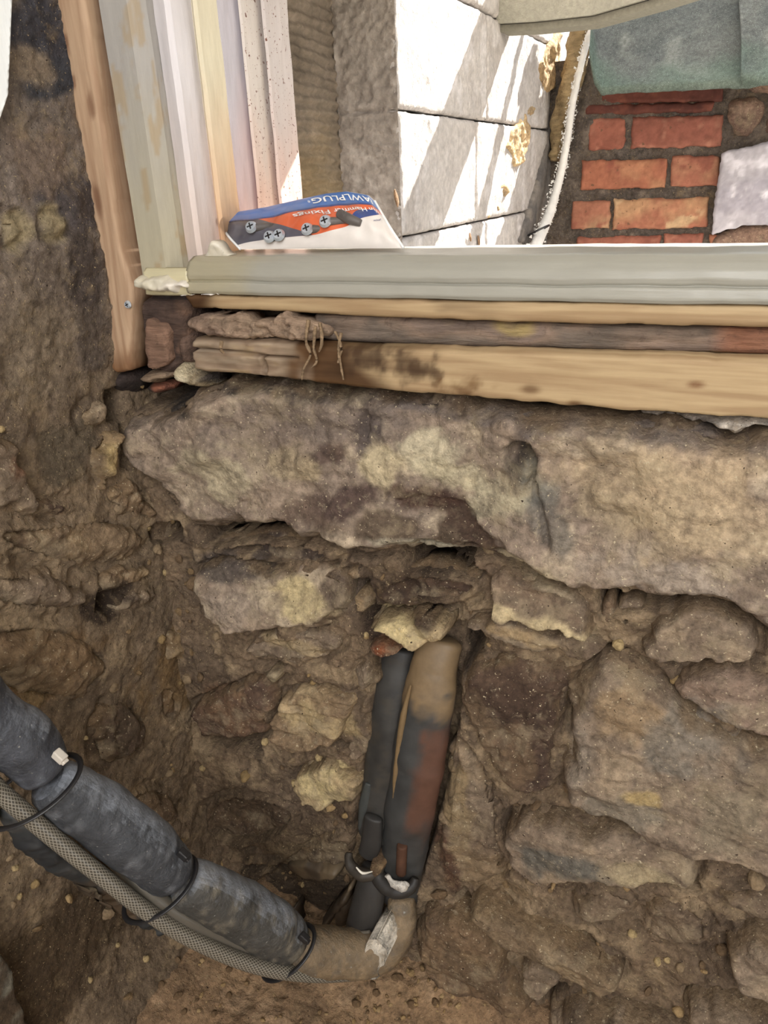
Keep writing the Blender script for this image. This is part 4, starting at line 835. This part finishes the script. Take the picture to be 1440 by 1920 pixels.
def half_ring(c, R_, a0, a1, th, col, m, yo=.63, tilt=.0):
    C = U(c[0], c[1], 1, yo)
    pts = [C + np.array([R_ * math.cos(a), -.35 * R_ * math.sin(a) * 0 - .012 * abs(math.sin(a)), R_ * .62 * math.sin(a)]) for a in np.linspace(a0, a1, 12)]
    return sweep(pts, [th * (.5 + .5 * math.sin(math.pi * k / 11)) for k in range(12)], n=10, res=4, col=col, lump=.0012, seed=2, frf=80)
rg = empty('cut_lagging_collar', U(685, 1630, 1, .62), 'cut curl of black lagging with white edge at the foot of the slim pipe', 'lagging')
link('curl', half_ring((684, 1610), .022, math.pi * 1.0, math.pi * 2.05, .0085, (56, 50, 43), M_RUBBER), M_RUBBER, rg)
link('white_edge', sweep([U(x, y, 1, .607) for x, y in [(668, 1626), (680, 1637), (698, 1634)]], [.0008, .0018, .0006], n=8, res=5, col=(220, 214, 200)), M_RUBBER, rg)
rg = empty('flaked_pipe_collar', U(740, 1650, 1, .62), 'black collar flaked with white paint on the elbow', 'collar')
link('collar_ring', half_ring((742, 1635), .026, math.pi * .95, math.pi * 2.0, .011, (44, 41, 38), M_RUBBER), M_RUBBER, rg)
link('white_flake', sweep([U(x, y, 1, .604) for x, y in [(726, 1642), (738, 1656), (752, 1662), (762, 1656)]], [.003, .007, .008, .004], n=10, res=5, squash=.5, squash_axis=(0, 1, 0), col=(206, 200, 190), lump=.002, frf=150), M_EARTH, rg)
tag(link('copper_stub', sweep([U(x, y, 1, .625) for x, y in [(754, 1586), (753, 1610), (752, 1636)]], .0065, n=14, res=6, col=(150, 92, 54)), M_COPPER), 'short copper brown pipe end showing above the flaked collar', 'pipe')
thing_patch('dirt_clod', [(704,1588),(722,1580),(745,1594),(742,1612),(718,1616),(706,1606)], ((150, 112, 66), (126, 90, 54), (168, 132, 84)), 'ochre dirt clod lodged between the two upright pipes', 'clod', 71, m=M_EARTH, proud=.03, rim=.008, amp=.004, fr=60, back=.01)
tb = empty('black_pipe_stub', U(680, 1740, 1, .62), 'short flat black pipe stub standing left of the elbow', 'pipe')
link('stub_body', sweep([U(x, y, 1, yy) for x, y, yy in [(700, 1632, .635), (694, 1670, .625), (684, 1715, .615), (674, 1742, .612)]], [.017, .020, .0215, .019], n=22, res=8, squash=.6, squash_axis=(0, 1, 0), col=(48, 45, 42), rnd=.5), M_RUBBER, tb)
link('stub_rim', sweep([U(x, y, 1, .60) for x, y in [(650, 1740), (668, 1748), (692, 1747)]], .0022, n=8, res=5, col=(96, 90, 80)), M_RUBBER, tb)
for k, (poly, lab, pr) in enumerate([([(556,1680),(572,1682),(570,1735),(553,1735)], 'short black plastic sliver standing by the pipe end', .02), ([(600,1735),(622,1700),(660,1655),(655,1690),(615,1738)], 'bent black lagging scrap beside the black stub', .0), ([(520,1628),(560,1622),(640,1640),(625,1660),(590,1668),(540,1650)], 'dark lagging scrap in the hollow above the pipe end', -.012), ([(615,1720),(650,1668),(655,1740),(630,1752)], 'grey plastic scrap wedged behind the black stub', -.005)]):
    thing_patch('lagging_scrap', poly, ((58, 56, 50), (48, 46, 42), (76, 72, 62)), lab, 'lagging', 80 + k, m=M_RUBBER, proud=pr + .01, rim=.006, edge=pr - .005, amp=.002, back=.02)
fp = patch('flaking_paint', [(736,1672),(752,1668),(768,1690),(770,1712),(758,1728),(752,1744),(738,1748),(728,1738),(738,1722),(726,1706)], FRONT, None, M_EARTH, ((226, 216, 190), (212, 198, 164), (236, 230, 214)), seed=90, proud=.062, rim=.004, edge=.05, amp=.003, fr=70, back=.03, sp=.0016)
tag(fp, 'cream flaking paint on the elbow of the lagged pipe', 'paint')

# ------------------------------------------------------------------ outside: left wall, sunlit, splayed near the window
ol = empty('wall_outside_left', (XL, 1.0, -.2), kind='structure')
WH = ((186, 180, 168), (172, 165, 153), (196, 191, 181))
YS, XS, YR = 1.083, -.55, 1.060       # splay starts and ends
def roughcast(p, h, s):
    return h
zc = [-.40, -.245, -.08, .085, .25, .42]
for i in range(len(zc) - 1):
    ys = [YS, 1.42 + .06 * (i % 2), 1.95]
    for j in range(2):
        patch('block', [(ys[j] + (.0 if j == 0 else .0012), zc[i] + .0012), (ys[j + 1] - .0012, zc[i] + .0012), (ys[j + 1] - .0012, zc[i + 1] - .0012), (ys[j] + (.0 if j == 0 else .0012), zc[i + 1] - .0012)], OUTL, ol, M_RENDER, WH, seed=500 + i * 5 + j, px=False, round_=0, sp=.0042, proud=.0, rim=.004, edge=-.004, amp=.0012, fr=120, big=.001, jitter=.001)
st('wall_outside_core', box((XL - .2, YR, -.6), (XL - .10, 2.1, .6), 0), M_PLASTER)
# splayed face: a turned patch built flat and rotated about its far edge
def splay():
    ang = math.atan2(XL - XS, YS - YR); L_ = math.hypot(XL - XS, YS - YR); n, mz = 60, 420
    V = []; u = np.linspace(-L_, 0, n); zz = np.linspace(-.4, .42, mz)
    G = np.stack(np.meshgrid(u, zz, indexing='ij'), -1).reshape(-1, 2); p3 = np.stack([G[:, 0], G[:, 0] * 0, G[:, 1]], 1)
    h = .0030 * fbm(p3, 130, 3, 6) + .001 * fbm(p3, 20, 3, 9)
    for z in zc: h -= .004 * (1 - sm(np.abs(G[:, 1] - z + .001 * fbm(p3, 60, 2, 4)), .001, .0028))
    tx, ty = math.sin(ang), math.cos(ang); nx_, ny_ = math.cos(ang), -math.sin(ang)
    V = np.stack([XL + tx * G[:, 0] + nx_ * h, YS + ty * G[:, 0] + ny_ * h, G[:, 1]], 1)
    I = np.arange(n * mz).reshape(n, mz); q = np.stack([I[:-1, :-1], I[1:, :-1], I[1:, 1:], I[:-1, 1:]], -1).reshape(-1, 4)
    C = colours(V, G, OUTL, (160, 152, 137), (148, 140, 126), (172, 164, 149), 12, stains=False)
    return link('splayed_reveal', mesh_np('splay', V, q, None, C), M_RENDER, ol)
splay()
def ridged():
    n, mz = 50, 420; ys = np.linspace(.85, YR + .002, n); zz = np.linspace(-.4, .42, mz)
    G = np.stack(np.meshgrid(ys, zz, indexing='ij'), -1).reshape(-1, 2); p3 = np.stack([G[:, 0], G[:, 0] * 0, G[:, 1]], 1)
    ph = G[:, 1] * 2 * math.pi / .0135 + 1.6 * fbm(p3, 22, 3, 3) + G[:, 0] * 14
    h = .0020 * np.sin(ph) + .0012 * fbm(p3, 90, 3, 7)
    V = np.stack([XS + h, G[:, 0], G[:, 1]], 1); I = np.arange(n * mz).reshape(n, mz)
    q = np.stack([I[:-1, :-1], I[1:, :-1], I[1:, 1:], I[:-1, 1:]], -1).reshape(-1, 4)
    C = colours(V, G, OUTL, (132, 120, 101), (114, 103, 86), (148, 135, 115), 21, stains=False)
    w = (1 - sm(G[:, 1] + .03 * fbm(p3, 20, 3, 2), -.02, .09))[:, None] * .5; C = C * (1 - w) + lin((158, 134, 92)) * w  # yellow lower part: warm light painted onto the strip
    return link('ridged_render', mesh_np('ridged', V, q, None, C), M_RENDER, ol)
ridged()
for k, (poly, pr) in enumerate([([(945,275),(955,262),(958,240),(985,215),(998,190),(1004,205),(990,232),(994,250),(985,290),(968,318),(958,310),(962,292)], .004), ([(938,345),(948,340),(952,360),(944,372)], .003), ([(1008,125),(1020,95),(1040,60),(1056,55),(1050,100),(1040,140),(1038,170),(1022,175),(1012,150)], .004), ([(930,384),(940,388),(936,400)], .003), ([(912,398),(922,402),(918,412)], .003)]):
    patch('bare_stone', poly, OUTL, ol, M_STONE, ((190, 160, 110), (168, 138, 92), (206, 180, 130)), seed=520 + k, proud=pr, rim=.006, edge=-.002, amp=.004, fr=60, back=.01)
lf = [(882, 445), (743, 372), (898, 452)]
for k, (x, y) in enumerate(lf):
    c = U(x, y, 0, XL + .004); m_ = lump_mesh(60 + k, (150, 120, 92), 2); m_.transform(Matrix.Diagonal((.002, .006, .011, 1))); m_.transform(Matrix.Rotation(.5, 4, 'X')); m_.transform(Matrix.Translation(c))
    tag(link('dead_leaf', m_, M_ROT), ['curled dead leaf low on the sunlit white wall', 'dead leaf at the shadow edge right of the fixings bag', 'small dead leaf beside the curled one on the white wall'][k], 'leaf')
# corner strip, branch, cable
cs = thing_patch('shaded_cement_corner', [(1040,170),(1064,150),(1100,150),(1085,250),(1070,330),(1050,470),(960,470),(985,400),(1010,310),(1028,240)], ((116, 110, 100), (98, 94, 88), (134, 126, 112)), 'grey cement strip with painted shade in the outside corner under the cable', 'cement', 530, plane=OUTL, m=M_RENDER, proud=.008, rim=.01, amp=.003, back=.02)  # grey palette also paints in the shade of this corner
UCB = lambda x, y: min((U(x, y, 0, XL - .002), U(x, y, 1, 1.93)), key=lambda p: p[1])
br = empty('bark_branch', U(1050, 240, 0, XL + .03), 'rough barked branch standing in the outside corner', 'branch')
link('bark', sweep([UCB(x, y) for x, y in [(1112, -30), (1096, 40), (1080, 110), (1062, 180), (1048, 240), (1040, 300)]], [.026, .026, .025, .023, .02, .012], n=20, res=10, col=lambda V: np.tile(lin((148, 128, 96)), (len(V), 1)) * (1 + .5 * fbm(V * np.array([1, 1, .3]), 50, 4, 5))[:, None], lump=.008, frf=40, seed=8), M_ROT, br)
cb = empty('white_cable', U(1000, 460, 0, XL + .09), 'white cable with flaking paint hanging in the outside corner', 'cable')
CBp = [(1122, 10), (1112, 45), (1092, 110), (1072, 200), (1064, 260), (1050, 330), (1030, 400), (1004, 462), (996, 490)]
def UC(x, y, off, yb):                       # the outside corner: whichever of the two walls comes first
    a, b = U(x, y, 0, XL + off), U(x, y, 1, yb)
    return a if a[1] < b[1] else b
CB3 = [UC(x, y, .03, 1.91) for x, y in CBp]
link('sheath', sweep(CB3, [.006, .006, .007, .008, .008, .009, .011, .013, .013], n=12, res=10, lump=.001, frf=120), M_CABLE, cb)
cc = U(1010, 432, 0, XL + .03); link('tie_loop', sweep([cc + np.array([.022 * math.cos(a), .024 * math.sin(a), .010 * math.cos(a)]) for a in np.linspace(0, 2 * math.pi, 25)], .0022, n=6, res=2, caps=False), M_TIE, cb)
flk = np.random.RandomState(3); fv, ff = [], []
for k in range(520):
    t = flk.uniform(1.2, 7.6); i = int(t); c = CB3[i] * (1 - t + i) + CB3[i + 1] * (t - i); sgn = flk.choice([-1, 1]); spread = .010 + .012 * (t / 7)
    c = c + np.array([sgn * .3, -.1, .1]) * spread * flk.uniform(.4, 1.6) + np.array([0, sgn, 0]) * spread * flk.uniform(.5, 1.9)
    s = flk.uniform(.0015, .0045); b = len(fv); D_ = flk.normal(size=(4, 3)); D_ /= np.linalg.norm(D_, axis=1, keepdims=True)
    fv += [c + s * d_ for d_ in D_]; ff += [[b, b + 1, b + 2], [b, b + 2, b + 3], [b, b + 3, b + 1], [b + 1, b + 3, b + 2]]
o = link('paint_flakes', mesh_np('flakes', fv, [], ff, np.tile(lin((232, 230, 226)), (len(fv), 1)), smooth=False), M_RENDER, cb); o['kind'] = 'stuff'

# ------------------------------------------------------------------ outside: brick wall
BRK = [(1106,222,1176,283),(1186,219,1357,279),(1092,300,1252,356),(1260,292,1352,350),(1074,377,1146,430),(1152,373,1330,430),(1082,444,1240,500),(1246,438,1320,500),(1330,440,1440,500),
       (1130,160,1358,196),(1100,196,1340,216),(1360,60,1560,130),(1120,100,1230,150),(1240,96,1352,146)]
zlo = -.5
def bgw(G, V, h, C): return h, C
def back_ground():
    return ground('wall_outside_back', BACK, -.56, .7, -.5, .22, .006, [], [], [], ((104, 94, 82), (90, 82, 73), (118, 106, 92)), 601, base=.002)
wb, _, _ = back_ground()
BP = [((151, 90, 68), (138, 79, 60), (162, 105, 81)), ((153, 95, 73), (142, 84, 65), (164, 109, 84)), ((159, 97, 68), (172, 120, 82), (146, 84, 62)), ((157, 97, 72), (170, 120, 86), (144, 86, 65)), ((157, 101, 74), (177, 140, 99), (144, 86, 64)), ((174, 132, 91), (157, 97, 70), (185, 152, 109))]
for k, (x0, y0, x1, y1) in enumerate(BRK):
    sl = -.02 * (x1 - x0); pal = BP[k % 6] if k not in (9, 10, 12, 13) else ((104, 58, 45), (90, 51, 41), (116, 66, 50))  # bricks under the roof: its shade painted as a darker palette
    patch('brick', [(x0, y0), (x0 + (x1 - x0) * .5, y0 + sl * .5), (x1, y0 + sl), (x1 - 3, y1 + sl), (x0 + (x1 - x0) * .5, y1 + sl * .5), (x0 - 3, y1)], BACK, wb, M_BRICK, pal, seed=620 + k * 3, sp=.0034, proud=.012, rim=.004, edge=.002, amp=.0016, fr=30, big=.0015, jitter=.0022, round_=0, back=.02)
for k, poly in enumerate([[(1362,205),(1375,185),(1410,180),(1436,190),(1430,225),(1400,260),(1370,250)], [(1375,150),(1440,145),(1540,150),(1540,178),(1400,176)], [(1430,225),(1470,190),(1560,190),(1560,260),(1440,262)], [(1330,445),(1380,425),(1440,415),(1560,410),(1560,500),(1330,500)]]):
    patch('stone', poly, BACK, wb, M_STONE, ((136, 108, 88), (120, 96, 80), (152, 126, 102)), seed=660 + k, sp=.0034, proud=.016, rim=.014, edge=.0, back=.02)
thing_patch('torn_sheet', [(1352,286),(1400,275),(1440,263),(1560,240),(1560,425),(1440,422),(1390,424),(1335,440),(1342,370)], ((170, 166, 168), (156, 152, 157), (204, 201, 202)), 'torn greyish white sheet stuck to the brick wall', 'sheet', 670, plane=(1, 1.93, -1, (0, 2)), m=M_SHEET, sp=.0036, proud=.012, rim=.004, edge=.004, amp=.003, big=.008, fr=14, jitter=.003, round_=0, back=.006)
# felt roof hood
def felt(name, edge_px, Ylow, up_, parent, seed, thick=.012, n=60, m_=46):
    E = np.array([U(x, y, 1, Ylow) for x, y in edge_px]); t = np.linspace(0, len(E) - 1, n); Ed = np.stack([np.interp(t, np.arange(len(E)), E[:, k]) for k in range(3)], 1)
    V = []
    for j in range(m_):
        s = j / (m_ - 1); roll = max(0, .18 - s) / .18
        V.append(Ed + np.linspace(1, 0, n)[:, None] ** 4 * np.array([-.045 * s, 0, 0]) + np.array([0, 1, 0]) * (up_[1] * s - .0 * roll) + np.array([0, 0, 1]) * (up_[2] * s) + np.array([0, -.012, -.010]) * roll ** 2)
    V = np.array(V).reshape(-1, 3); V[:, 2] += .010 * fbm(V, 6, 3, seed) + .0015 * fbm(V, 90, 3, seed + 4)
    I = np.arange(m_ * n).reshape(m_, n); q = np.stack([I[:-1, :-1], I[:-1, 1:], I[1:, 1:], I[1:, :-1]], -1).reshape(-1, 4)
    B = V + np.array([0, .3 * thick, -thick]); q2 = q[:, ::-1] + len(V)
    bd = np.concatenate([I[0, :], I[1:, -1], I[-1, -2::-1], I[-2:0:-1, 0]]); k_ = len(V); nb = len(bd)
    sk = np.array([[bd[(i + 1) % nb], bd[i], bd[i] + k_, bd[(i + 1) % nb] + k_] for i in range(nb)])
    VV = np.vstack([V, B]); C = colours(VV, VV[:, :2], BACK, (98, 101, 95), (84, 88, 84), (112, 115, 107), seed, fr=9, stains=False)
    w = (1 - sm(np.tile(np.repeat(np.linspace(0, 1, m_), n), 2) + .12 * fbm(VV, 12, 3, 7), .0, .22))[:, None] * .5; C = C * (1 - w) + lin((84, 108, 94)) * w
    return link(name, mesh_np(name, VV, np.vstack([q, q2, sk]), None, C), M_FELT, parent)
rf = empty('felt_roof', U(1250, 140, 1, 1.72), 'green mineral felt roof edge overhanging the red bricks', 'roof')
felt('felt_sheet', [(1108,75),(1118,125),(1132,148),(1170,149),(1240,147),(1330,143),(1400,138),(1440,132),(1600,120)], 1.74, (0, .16, .22), rf, 31)
felt('lapped_sheet', [(1392,118),(1396,128),(1440,127),(1600,116)], 1.715, (0, .16, .23), rf, 35, n=30)
rs = box((U(1125, 120, 1, 1.76)[0], 1.87, .16), (.6, 2.2, .175), .003, (92, 76, 60)); link('roof_boards', rs, M_ROT, rf)
# eaves beam whose shadow falls across the white wall
bm_ = empty('eaves_beam', U(1000, 45, 1, 1.5), 'cream painted timber beam end jutting from the white wall, top of picture', 'beam')
def prism(path, h, dth, col):
    V = []
    for p in path: V += [p, p + np.array([0, dth, .0]), p + np.array([0, dth, h]), p + np.array([0, 0, h])]
    n = len(path); Fq = [[4 * i + k, 4 * (i + 1) + k, 4 * (i + 1) + (k + 1) % 4, 4 * i + (k + 1) % 4] for i in range(n - 1) for k in range(4)] + [[3, 2, 1, 0], [4 * n - 4, 4 * n - 3, 4 * n - 2, 4 * n - 1]]
    V = np.array(V); return mesh_np('prism', V, Fq, None, np.tile(lin(col), (len(V), 1)), smooth=False)
Yb = a_[1] * 0 + U(935, 48, 0, XL)[1]
pth = [U(930, 44, 1, Yb), U(1000, 40, 1, Yb - .01), U(1110, 28, 1, Yb - .04), U(1240, -10, 1, Yb - .12), U(1420, -70, 1, Yb - .2)]
link('beam_face', prism(pth, .095, .065, (160, 157, 144)), M_RENDER, bm_)
pth2 = [p + np.array([0, .010, -.012]) for p in pth]; link('under_batten', prism(pth2, .011, .055, (140, 137, 124)), M_RENDER, bm_)
st('ground_outside', box((-.6, 1.0, -.95), (1.5, 3.0, -.9), 0), M_PLASTER)

# ------------------------------------------------------------------ bag of fixings on the sill
bag = empty('fixings_bag', (U(590, 474, 1, .68)[0], .69, ZTOP), 'blue and orange plastic bag of hammer fixings lying on the white sill', 'bag')
top_px = [(398,404),(440,398),(500,388),(560,374),(610,363),(650,359),(690,366),(703,378)]; bot_px = [(452,476),(500,479),(560,478),(620,477),(680,475),(720,473),(745,471),(757,470)]
def curve(P, u): t = np.linspace(0, 1, len(P)); return np.stack([np.interp(u, t, np.array(P)[:, k]) for k in range(3)], -1)
YB0, YB1 = .672, .712
TOP = [U(x, y, 1, YB1) for x, y in top_px]; BOT = [U(x, y, 1, YB0) for x, y in bot_px]
zmin = min(p[2] for p in BOT); BOT = [p + np.array([0, 0, (ZTOP + .0035) - p[2]]) for p in BOT]
def bagpt(u, v, off=0.0):
    u, v = np.asarray(u, float), np.asarray(v, float); A, B = curve(BOT, u), curve(TOP, u)
    p = A + (B - A) * v[..., None]; bul = .016 * np.sin(np.pi * np.clip(v, 0, 1)) ** .8 * np.sin(np.pi * np.clip(u * .96 + .02, 0, 1)) ** .5
    cr = .0012 * np.sin(23 * u + 9 * v) * np.sin(np.pi * v) + .0008 * np.sin(51 * u - 17 * v) * np.sin(np.pi * v)
    p = p + np.array([0, -.8, .35]) * (bul + cr + off)[..., None]; return p
def vw(u): return .10 + .06 * np.sin(9 * u) * (1 - u) + .56 * u ** 1.6                # top edge of the white band
def vb(u): return .80 - .05 * np.sin(3 * u) + .02 * np.sin(17 * u) - .10 * (1 - u)        # lower edge of the blue header
def panel(name, u0, u1, lo, hi, m, off=0, nu=60, nv=14, mask=None):
    u = np.linspace(u0, u1, nu); Uu = np.repeat(u[:, None], nv, 1); s = np.linspace(0, 1, nv)[None]; Vv = lo(u)[:, None] * (1 - s) + hi(u)[:, None] * s
    P = bagpt(Uu, Vv, np.full(Uu.shape, off)).reshape(-1, 3); I = np.arange(nu * nv).reshape(nu, nv)
    q = np.stack([I[:-1, :-1], I[1:, :-1], I[1:, 1:], I[:-1, 1:]], -1).reshape(-1, 4)
    if mask is not None: q = q[mask(Uu.ravel(), Vv.ravel())[q].all(1)]
    return link(name, mesh_np(name, P, q), m, bag)
c0 = lambda k: (lambda u: np.full_like(u, k))
panel('white_panel', 0, 1, c0(0), vw, M_POLY['white'])
panel('blue_header', 0, 1, vb, c0(1), M_POLY['blue'])
panel('orange_panel', .22, 1, vw, vb, M_POLY['orange'], nu=70)
panel('grey_panel', 0, .225, vw, vb, M_POLY['grey'], off=-.0004)
panel('navy_band', 0, 1, lambda u: vb(u) - .035, vb, M_POLY['navy'], off=.0003)
panel('navy_flash', .60, .93, vw, lambda u: vw(u) + .14 * np.sin(np.pi * (u - .6) / .33), M_POLY['navy'], off=.0003)
panel('grey_wedge', .22, .40, vw, lambda u: vw(u) + (vb(u) - vw(u)) * np.clip((.40 - u) / .18, 0, 1) * .95, M_POLY['grey'], off=.0003)
# back of the bag
nu, nv = 40, 10; u = np.linspace(0, 1, nu); Uu = np.repeat(u[:, None], nv, 1); Vv = np.repeat(np.linspace(0, 1, nv)[None], nu, 0)
Pb = curve(BOT, Uu) + (curve(TOP, Uu) - curve(BOT, Uu)) * Vv[..., None] + np.array([0, .9, -.25]) * (.010 * np.sin(np.pi * Vv) * np.sin(np.pi * Uu) ** .5)[..., None] + np.array([0, .0012, 0])
Pb[..., 2] = np.maximum(Pb[..., 2], ZTOP + .003); I = np.arange(nu * nv).reshape(nu, nv)
link('back_panel', mesh_np('back', Pb.reshape(-1, 3), np.stack([I[:-1, 1:], I[1:, 1:], I[1:, :-1], I[:-1, :-1]], -1).reshape(-1, 4)), M_POLY['white'], bag)
for nm, P_ in (('side_seam', [bagpt(1, v, .0006) for v in np.linspace(0, 1, 8)]), ('side_seam', [bagpt(0, v, .0006) for v in np.linspace(0, 1, 8)])):
    link(nm, sweep(P_, .0013, n=6, res=3), M_POLY['text'], bag)
def bag_text(s, uc, vc, du, dv, m, name):
    """lettering upside down on the bag: mapped onto the film"""
    c = bpy.data.curves.new(name, 'FONT'); c.body = s; c.align_x = 'CENTER'; c.align_y = 'CENTER'; c.resolution_u = 3; c.offset = .012
    o = bpy.data.objects.new(name, c); COL.objects.link(o); bpy.context.view_layer.update()
    me = bpy.data.meshes.new_from_object(o.evaluated_get(bpy.context.evaluated_depsgraph_get())); bpy.data.objects.remove(o)
    bm = bmesh.new(); bm.from_mesh(me); bmesh.ops.subdivide_edges(bm, edges=[e for e in bm.edges if e.calc_length() > .12], cuts=2); bmesh.ops.triangulate(bm, faces=bm.faces[:]); bm.to_mesh(me); bm.free()
    a = np.empty(len(me.vertices) * 3); me.vertices.foreach_get('co', a); a = a.reshape(-1, 3)
    w = np.abs(a[:, 0]).max() * 2; h = np.ptp(a[:, 1]); ub = uc - a[:, 0] / w * du; 
    P = bagpt(ub, vc(ub) - (a[:, 1] - a[:, 1].mean()) / h * dv, np.full(len(ub), .0012)); me.vertices.foreach_set('co', P.ravel()); me.update()
    link(name, me, m, bag)
bag_text('RAWLPLUG', .705, lambda u: (vb(u) + 1.0) / 2 - .01, .42, .14, M_POLY['text'], 'lettering')
bag_text('Nylon Hammer Fixings', .68, lambda u: vb(u) - .125, .60, .10, M_POLY['text'], 'lettering')
bag_text('\u00ae', .48, lambda u: (vb(u) + 1.0) / 2 - .01, .012, .06, M_POLY['text'], 'lettering')
bag_text('www.rawlplug.com', .86, lambda u: vw(u) - .09, .11, .035, M_POLY['ink'], 'lettering')
# screws lying under the film window
for k, (uu, vv, ang, lab) in enumerate([(.175, .42, .3, 'silver screw head at the left end of the bag'), (.215, .20, .9, 'lowest silver screw head in the bag, left one of a touching pair'), (.262, .22, 1.4, 'lowest silver screw head in the bag, right one of a touching pair'), (.40, .29, .5, 'silver screw head in the middle of the bag'), (.505, .38, .2, 'silver screw head highest in the bag beside the bare plug')]):
    e = empty('hammer_fixing', bagpt(uu, vv, .0), lab, 'screw'); c = bagpt(uu, vv, .0035); R_ = .0062
    screw(e, Vector(c), (.1, -.8, .45), R_, 'head')
    dr = np.array([math.cos(ang), .35, -.02]); dr /= np.linalg.norm(dr)
    link('plug', sweep([c + np.array([0, .0015, -.0005]), c + dr * .014 + np.array([0, .001, 0]), c + dr * .026], [.0042, .0036, .0034], n=10, res=4), M_NYLON, e)
e = empty('bare_plug', bagpt(.68, .5, 0), 'dark grey nylon plug without a visible head in the bag', 'plug')
link('plug', sweep([bagpt(.60, .49, .003), bagpt(.635, .41, .003), bagpt(.68, .36, .001)], [.0046, .0048, .0036], n=12, res=5, rnd=.6), M_NYLON, e)
panel('clear_film', .01, .78, vw, vb, M_FILM, off=.0125, nu=50)
